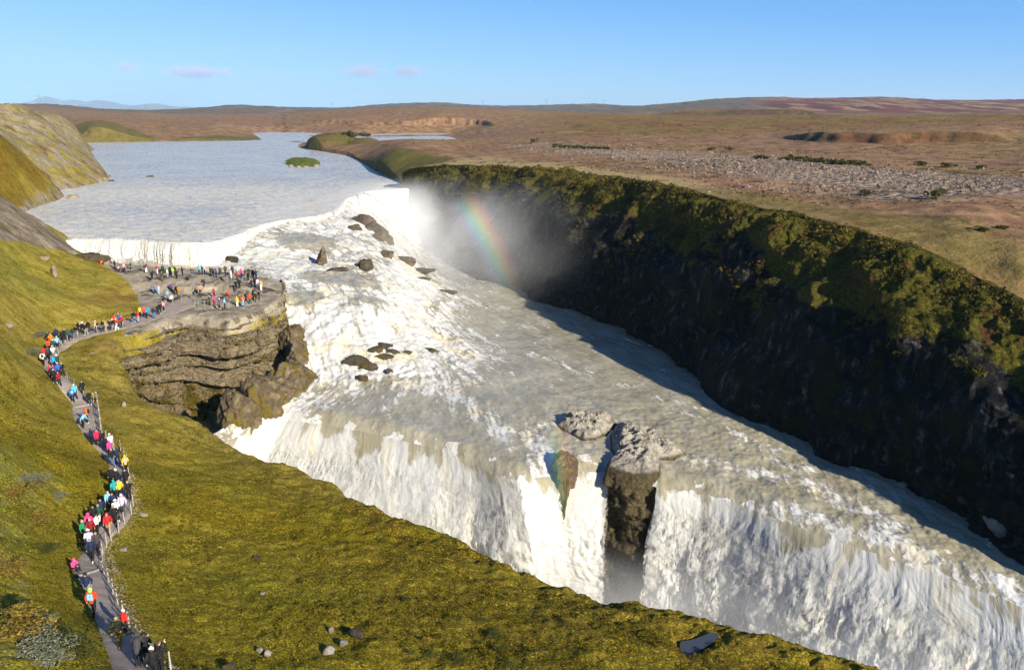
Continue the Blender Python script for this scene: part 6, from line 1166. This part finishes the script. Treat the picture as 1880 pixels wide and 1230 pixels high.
def shrub(pos, meshes, scale, label, group=None, name='shrub', cat='shrub'):
    o = bpy.data.objects.new(name, None); COL.objects.link(o); o.location = pos; o.rotation_euler = (0, 0, random.uniform(0, 6.28)); o.scale = (scale[0], scale[0], scale[1]); tag(o, label, cat, group)
    for me, nm in zip(meshes, ('crown', 'stem')):
        c = bpy.data.objects.new(nm, me); COL.objects.link(c); c.parent = o
FARB = [shrub_mesh(ML_bush, 420, .13, 1.0, 1.0, s) for s in (1, 2, 3)]
def row(lst, label, group, w=(1.3, 2.4), hh=(.8, 1.5)):
    for i, (px, py) in enumerate(lst):
        w_ = random.uniform(*w); shrub(on_plain(px, py), random.choice(FARB), (w_, random.uniform(*hh)), label(i, len(lst)), group)
ORDL = ORD+['eleventh', 'twelfth', 'thirteenth', 'fourteenth', 'fifteenth', 'sixteenth', 'seventeenth', 'eighteenth', 'nineteenth', 'twentieth', 'twenty first', 'twenty second', 'twenty third', 'twenty fourth']
row([(1016+7.2*k+random.uniform(-2, 2), 271+0.35*k+random.uniform(-1.2, 1)) for k in range(15)], lambda i, n: 'dark green bush, '+ORDL[i]+' from left in the short row above the stone field', 'bushes in the short row on the plain')
row([(1388+8*k, 291+.8*k) for k in range(3)]+[(1438+8.2*k+random.uniform(-2, 2), 294+0.62*k+random.uniform(-1.5, 1)) for k in range(20)], lambda i, n: 'dark green bush, '+ORDL[i]+' from left in the long row behind the stones', 'bushes in the long row on the plain')
row([(644+8*k, 251+random.uniform(-1, 1)) for k in range(5)], lambda i, n: 'dark bush, '+ORDL[i]+' from left on the river spit right of the mound', 'bushes on the river spit', (4, 6), (2.5, 4))
for px, py, w_, h_, lb in [(1589,360,3.2,2.0,'lone brown green bush on the plain above the lit slope'),(1718,366,3.6,2.6,'round golden green bush alone at the near edge of the stone field'),(981,263,4.5,3.5,'lone dark bush left of the short bush row'),(1305,277,5,2.2,'low dark bush right of the short bush row'),(1340,276,4,1.8,'low dark bush between the two bush rows'),(1690,305,5,2.2,'bush right of the long bush row'),(1740,308,4,2,'bush near the right edge behind the stones'),(1800,311,4,2,'farthest right bush behind the stones'),(1800,424,2.6,.8,'dark low bush patch on the green slope at the right'),(1840,420,3.0,.8,'wide dark bush patch nearest the right edge of the green slope')]:
    shrub(on_plain(px, py), random.choice(FARB), (w_*.5, h_*.6), lb)
NB = dict(gold=shrub_mesh(ML_gold, 2600, .035, 1, 1, 11, 12), pale=shrub_mesh(ML_pale, 2200, .032, 1, 1, 12, 12), green=shrub_mesh(ML_bush, 2600, .035, 1, 1, 13, 12))
for px, py, k, w_, h_, lb in [(28,1165,'gold',2.6,1.0,'large golden bush at the lower left edge of the hillside'),(60,1205,'pale',2.0,.55,'pale grey willow patch below the golden bush'),(88,1222,'pale',1.3,.5,'small pale willow at the bottom left beside the path'),(76,1150,'pale',.9,.45,'small pale willow right of the golden bush'),(25,1048,'gold',1.8,.6,'brownish bush at the left edge above the golden bush'),(85,1015,'green',1.3,.4,'green bush left of the sitting child'),(130,1190,'green',2.0,.6,'green bush beside the path at the bottom left'),(68,960,'gold',1.8,.7,'brown golden bush on the hillside left of the middle crowd'),(22,910,'gold',2.4,.6,'brown shrub at the left edge of the hillside'),(60,885,'pale',1.6,.4,'pale willow patch on the left hillside'),(42,885,'pale',1.2,.4,'smaller pale willow near the left edge of the hillside'),(105,915,'pale',1.1,.35,'pale willow patch on the hillside left of the fence bend'),(70,615,'pale',2.2,.4,'pale willow patch above the path bend'),(55,650,'pale',2.4,.4,'pale willow patch left of the path bend')]:
    shrub(on_land(px, py), NB[k], (w_, h_), lb)
for i, (px, py, w_, k, lb) in enumerate([(842,1142,.55,'green','upper left dark green tuft on the lower right grass'),(887,1146,.5,'green','dark green tuft left of the pale stone'),(914,1166,.8,'green','widest dark green tuft below the pale stone'),(921,1192,.5,'green','dark green tuft with a bright yellow edge'),(799,1207,.45,'green','leftmost dark tuft near the bottom of the lower grass'),(846,1216,.55,'green','dark tuft second from left near the bottom of the lower grass'),(938,1224,.6,'green','dark tuft at the bottom edge below the bright edged one'),(756,1202,.35,'green','small dark tuft at the left of the tuft group'),(780,1180,.5,'gold','round brown tuft at the upper left of the tuft group'),(750,1105,.5,'green','dark tuft alone above the stone cluster, towards the rim')]):
    shrub(on_land(px, py), NB[k], (w_, .32), lb, name='tuft', cat='tuft', group='tufts on the lower grass')

# ================================================================== power pylons on the skyline
M_STEEL = Mat('pylon_steel'); M_STEEL = M_STEEL.done(M_STEEL.pbr((0.22, 0.22, 0.23), 0.6))
for px, hpx, Yd, lb in [(73,13,2350,'power pylon on the left skyline before the blue mountains'),(268,9,3300,'small power pylon right of the blue mountains'),(610,8,4100,'power pylon on the skyline above the river spit'),(887,8,4450,'faint power pylon on the middle skyline'),(1003,10,4400,'twin legged power pylon right of the middle of the skyline'),(1108,8,4350,'power pylon on the skyline above the short bush row')]:
    b = on_plain(px, 300, 60, Yd); a_ = (px-PW/2)/F/(CP+0.29*SP); b = np.array([a_*Yd, Yd, plain_z(a_*Yd, Yd)]); h = hpx/F*Yd*1.1+4; w = h*.16; parts = []
    seg = [((-w, 0, -4), (-w*.8, 0, h)), ((w, 0, -4), (w*.8, 0, h)), ((-w*2.2, 0, h*.86), (w*2.2, 0, h*.86)), ((-w, 0, h*.5), (w*.8, 0, h*.86)), ((w, 0, h*.5), (-w*.8, 0, h*.86)), ((-w, 0, h*.1), (w, 0, h*.5))]
    V_, F_, o_ = [], [], 0
    for p0, p1 in seg:
        V, q, t = capsule(p0, h*.014, p1, h*.012, 5, 2); V_.append(V); F_ += [[i+o_ for i in f] for f in q+t]; o_ += len(V)
    me = bpy.data.meshes.new('pylon'); me.from_pydata(np.vstack(V_).tolist(), [], F_); me.materials.append(M_STEEL); o = bpy.data.objects.new('pylon', me); COL.objects.link(o); o.location = b; tag(o, lb, 'pylon')

# ================================================================== clouds, spray, rainbow, haze
def box(name, lo, hi, mat):
    lo, hi = np.array(lo, float), np.array(hi, float); V = np.array([[x, y, z] for z in (0, 1) for y in (0, 1) for x in (0, 1)])*(hi-lo)+lo
    return new_mesh(name, V, [[0,2,3,1],[4,5,7,6],[0,1,5,4],[2,6,7,3],[0,4,6,2],[1,3,7,5]], mat, False)
def cloud(px, py, wpx, hpx, label, dens, D=14000.0, seed=0):
    c = UY(px, py, D); w, h = wpx/F*D/2, hpx/F*D/2; d = w*0.7
    M = Mat('cloud_vapour'); p = M.pos(); q = M.n('ShaderNodeVectorMath', operation='SUBTRACT'); M.set(q.inputs[0], p); q.inputs[1].default_value = tuple(c)
    e = M.scale(q.outputs[0], (1/w, 1/d, 1/h)); ln = M.n('ShaderNodeVectorMath', operation='LENGTH'); M.set(ln.inputs[0], e)
    n = M.noise(M.scale(p, (1, 1, 1.6), (seed*1e4, 0, 0)), 0.0042, 5, 0.62)
    f = M.math('MULTIPLY', M.rng(M.math('ADD', M.math('SUBTRACT', 1.0, ln.outputs['Value']), M.math('MULTIPLY', M.math('SUBTRACT', n, 0.5), 2.2)), 0.0, 0.9), dens)
    v = M.n('ShaderNodeVolumePrincipled'); v.inputs['Color'].default_value = (0.74, 0.73, 0.92, 1); M.set(v.inputs['Density'], f); v.inputs['Anisotropy'].default_value = 0.0
    m = M.done(None, v.outputs[0])
    o = box('cloud', c-np.array([w, d, h])*1.05, c+np.array([w, d, h])*1.05, m); return tag(o, label, 'cloud')
cloud(231, 125, 62, 30, 'small pale lilac cloud, the one farthest left in the sky', .0045, seed=1)
cloud(362, 133, 140, 26, 'long flat lilac cloud, second from left above the river', .0045, seed=2)
cloud(667, 130, 88, 28, 'white topped small cloud above the middle hills', .0050, seed=3)
cloud(749, 131, 66, 30, 'roundish lilac cloud just right of the white topped one', .0048, seed=4)
cloud(1155, 136, 30, 10, 'tiny thin cloud wisp alone in the right half of the sky', .0020, seed=5)

ANTI = -TOSUN
def spray(name, label, lo, hi, src, dens, bow=None, nscale=0.06, seed=0, floor=None):
    M = Mat('spray_'+name); p = M.pos(); parts = None
    for (c, r, am) in src:
        q = M.n('ShaderNodeVectorMath', operation='SUBTRACT'); M.set(q.inputs[0], p); q.inputs[1].default_value = tuple(c)
        e = M.scale(q.outputs[0], tuple(1/v for v in r)); ln = M.n('ShaderNodeVectorMath', operation='LENGTH'); M.set(ln.inputs[0], e)
        g = M.math('MULTIPLY', M.rng(ln.outputs['Value'], 1.0, 0.0), am); parts = g if parts is None else M.math('ADD', parts, g)
    n = M.noise(M.scale(p, (1, 1, 0.8), (seed*91., 0, 0)), nscale, 5, 0.6, 0.4)
    f = M.math('MULTIPLY', M.math('MULTIPLY', parts, M.rng(n, 0.30, 0.72)), dens)
    v = M.n('ShaderNodeVolumePrincipled'); v.inputs['Anisotropy'].default_value = -0.25; v.inputs['Color'].default_value = (0.98, 0.985, 1.0, 1)
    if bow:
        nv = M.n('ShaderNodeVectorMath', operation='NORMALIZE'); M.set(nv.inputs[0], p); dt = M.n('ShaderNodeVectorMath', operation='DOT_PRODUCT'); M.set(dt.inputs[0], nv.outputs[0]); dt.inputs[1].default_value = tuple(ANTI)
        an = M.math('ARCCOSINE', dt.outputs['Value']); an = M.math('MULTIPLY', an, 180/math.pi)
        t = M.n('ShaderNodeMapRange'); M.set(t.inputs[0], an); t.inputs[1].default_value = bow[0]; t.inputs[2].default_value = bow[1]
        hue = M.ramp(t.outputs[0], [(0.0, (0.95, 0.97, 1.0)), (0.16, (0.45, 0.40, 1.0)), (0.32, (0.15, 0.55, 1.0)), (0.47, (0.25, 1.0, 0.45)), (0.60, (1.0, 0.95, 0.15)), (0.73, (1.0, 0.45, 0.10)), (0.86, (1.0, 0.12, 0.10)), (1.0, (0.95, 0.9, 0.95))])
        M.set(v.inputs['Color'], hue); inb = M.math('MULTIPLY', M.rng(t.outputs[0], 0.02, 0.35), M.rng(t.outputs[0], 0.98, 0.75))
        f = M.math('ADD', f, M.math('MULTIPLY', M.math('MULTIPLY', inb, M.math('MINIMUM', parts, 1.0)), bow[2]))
    M.set(v.inputs['Density'], f); m = M.done(None, v.outputs[0]); o = box('spray', lo, hi, m); return tag(o, kind='stuff') if label is None else tag(o, label, 'spray', kind='stuff')

s1 = U(742, 412, -38.0); s2 = U(815, 430, -35.5); s3 = U(880, 470, -36.0)
spray('upper', 'white spray cloud hanging in the corner below the highest upper waterfall', (-110, 140, -40.2), (75, 330, -12), [(tuple(s1+np.array([3, -6, 2])), (26, 34, 15), 1.6), (tuple(s2), (40, 50, 19), 0.75), (tuple(s3+np.array([6, -6, 3])), (42, 46, 18), 0.36)], 0.055, nscale=0.045, seed=1)
spray('lower', 'thin white spray rising from the chasm in front of the lower falls', (-50, 40, -61), (60, 98, -33), [((-20, 84, -52), (24, 10, 13), 1.0), ((6, 72, -55), (20, 9, 13), 1.0), ((30, 57, -53), (26, 9, 14), 1.0), ((22, 68, -48), (16, 6, 9), 0.8), ((-14, 84, -45), (18, 6, 8), 0.7), ((-31, 88, -43), (7, 7, 6), 0.7)], 0.10, nscale=0.10, seed=2)
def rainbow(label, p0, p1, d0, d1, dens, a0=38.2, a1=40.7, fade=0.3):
    """rainbow light painted as the colour of a mist slab set about the origin"""
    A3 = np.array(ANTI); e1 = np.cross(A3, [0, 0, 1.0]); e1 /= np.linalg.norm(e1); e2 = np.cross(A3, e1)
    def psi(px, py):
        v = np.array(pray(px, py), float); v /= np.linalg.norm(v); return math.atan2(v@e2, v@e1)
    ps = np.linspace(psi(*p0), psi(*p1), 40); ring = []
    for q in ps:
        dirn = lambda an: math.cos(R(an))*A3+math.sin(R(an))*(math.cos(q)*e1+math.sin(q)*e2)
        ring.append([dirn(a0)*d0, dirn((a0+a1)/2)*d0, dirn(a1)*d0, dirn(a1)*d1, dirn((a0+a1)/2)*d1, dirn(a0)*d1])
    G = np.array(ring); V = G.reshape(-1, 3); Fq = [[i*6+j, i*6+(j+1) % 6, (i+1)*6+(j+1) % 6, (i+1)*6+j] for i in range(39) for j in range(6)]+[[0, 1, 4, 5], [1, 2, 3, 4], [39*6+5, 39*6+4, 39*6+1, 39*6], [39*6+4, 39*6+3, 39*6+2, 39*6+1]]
    M = Mat('painted_rainbow'); p = M.pos(); nv = M.n('ShaderNodeVectorMath', operation='NORMALIZE'); M.set(nv.inputs[0], p); dt = M.n('ShaderNodeVectorMath', operation='DOT_PRODUCT'); M.set(dt.inputs[0], nv.outputs[0]); dt.inputs[1].default_value = tuple(ANTI)
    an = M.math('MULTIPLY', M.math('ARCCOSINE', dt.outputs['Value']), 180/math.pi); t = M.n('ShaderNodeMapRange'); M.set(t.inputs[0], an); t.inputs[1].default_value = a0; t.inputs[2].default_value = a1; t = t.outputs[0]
    col = M.ramp(t, [(0.0, (0.65, 0.60, 1.0)), (0.20, (0.45, 0.55, 1.0)), (0.36, (0.30, 0.85, 0.90)), (0.48, (0.45, 1.0, 0.55)), (0.60, (1.0, 0.95, 0.35)), (0.72, (1.0, 0.60, 0.28)), (0.86, (1.0, 0.35, 0.30)), (1.0, (0.95, 0.45, 0.5))])  # refracted sunlight painted into the mist colour, banded by angle from the origin
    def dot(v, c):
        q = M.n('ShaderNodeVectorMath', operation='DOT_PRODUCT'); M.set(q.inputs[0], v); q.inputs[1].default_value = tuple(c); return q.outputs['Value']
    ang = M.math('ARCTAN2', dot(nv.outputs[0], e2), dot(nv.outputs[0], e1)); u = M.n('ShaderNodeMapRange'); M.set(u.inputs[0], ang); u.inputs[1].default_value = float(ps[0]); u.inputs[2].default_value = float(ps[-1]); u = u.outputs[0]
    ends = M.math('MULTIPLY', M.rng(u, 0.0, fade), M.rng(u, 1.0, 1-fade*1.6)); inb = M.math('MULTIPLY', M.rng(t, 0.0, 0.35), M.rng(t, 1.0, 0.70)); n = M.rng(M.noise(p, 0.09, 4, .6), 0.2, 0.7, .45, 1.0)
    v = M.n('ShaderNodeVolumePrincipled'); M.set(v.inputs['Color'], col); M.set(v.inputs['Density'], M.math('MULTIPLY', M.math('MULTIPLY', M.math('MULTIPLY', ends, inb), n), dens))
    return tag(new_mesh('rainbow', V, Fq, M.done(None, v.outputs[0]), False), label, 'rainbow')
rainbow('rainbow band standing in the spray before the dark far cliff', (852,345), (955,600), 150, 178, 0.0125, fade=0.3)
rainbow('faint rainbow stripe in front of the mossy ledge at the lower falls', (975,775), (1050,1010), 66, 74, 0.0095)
M = Mat('haze_air'); v = M.n('ShaderNodeVolumePrincipled'); v.inputs['Density'].default_value = 4.5e-5; v.inputs['Color'].default_value = (0.55, 0.78, 1.0, 1); v.inputs['Anisotropy'].default_value = 0.0
tag(box('haze', (-17000, -400, -75), (17000, 27000, 340), M.done(None, v.outputs[0])), kind='stuff')
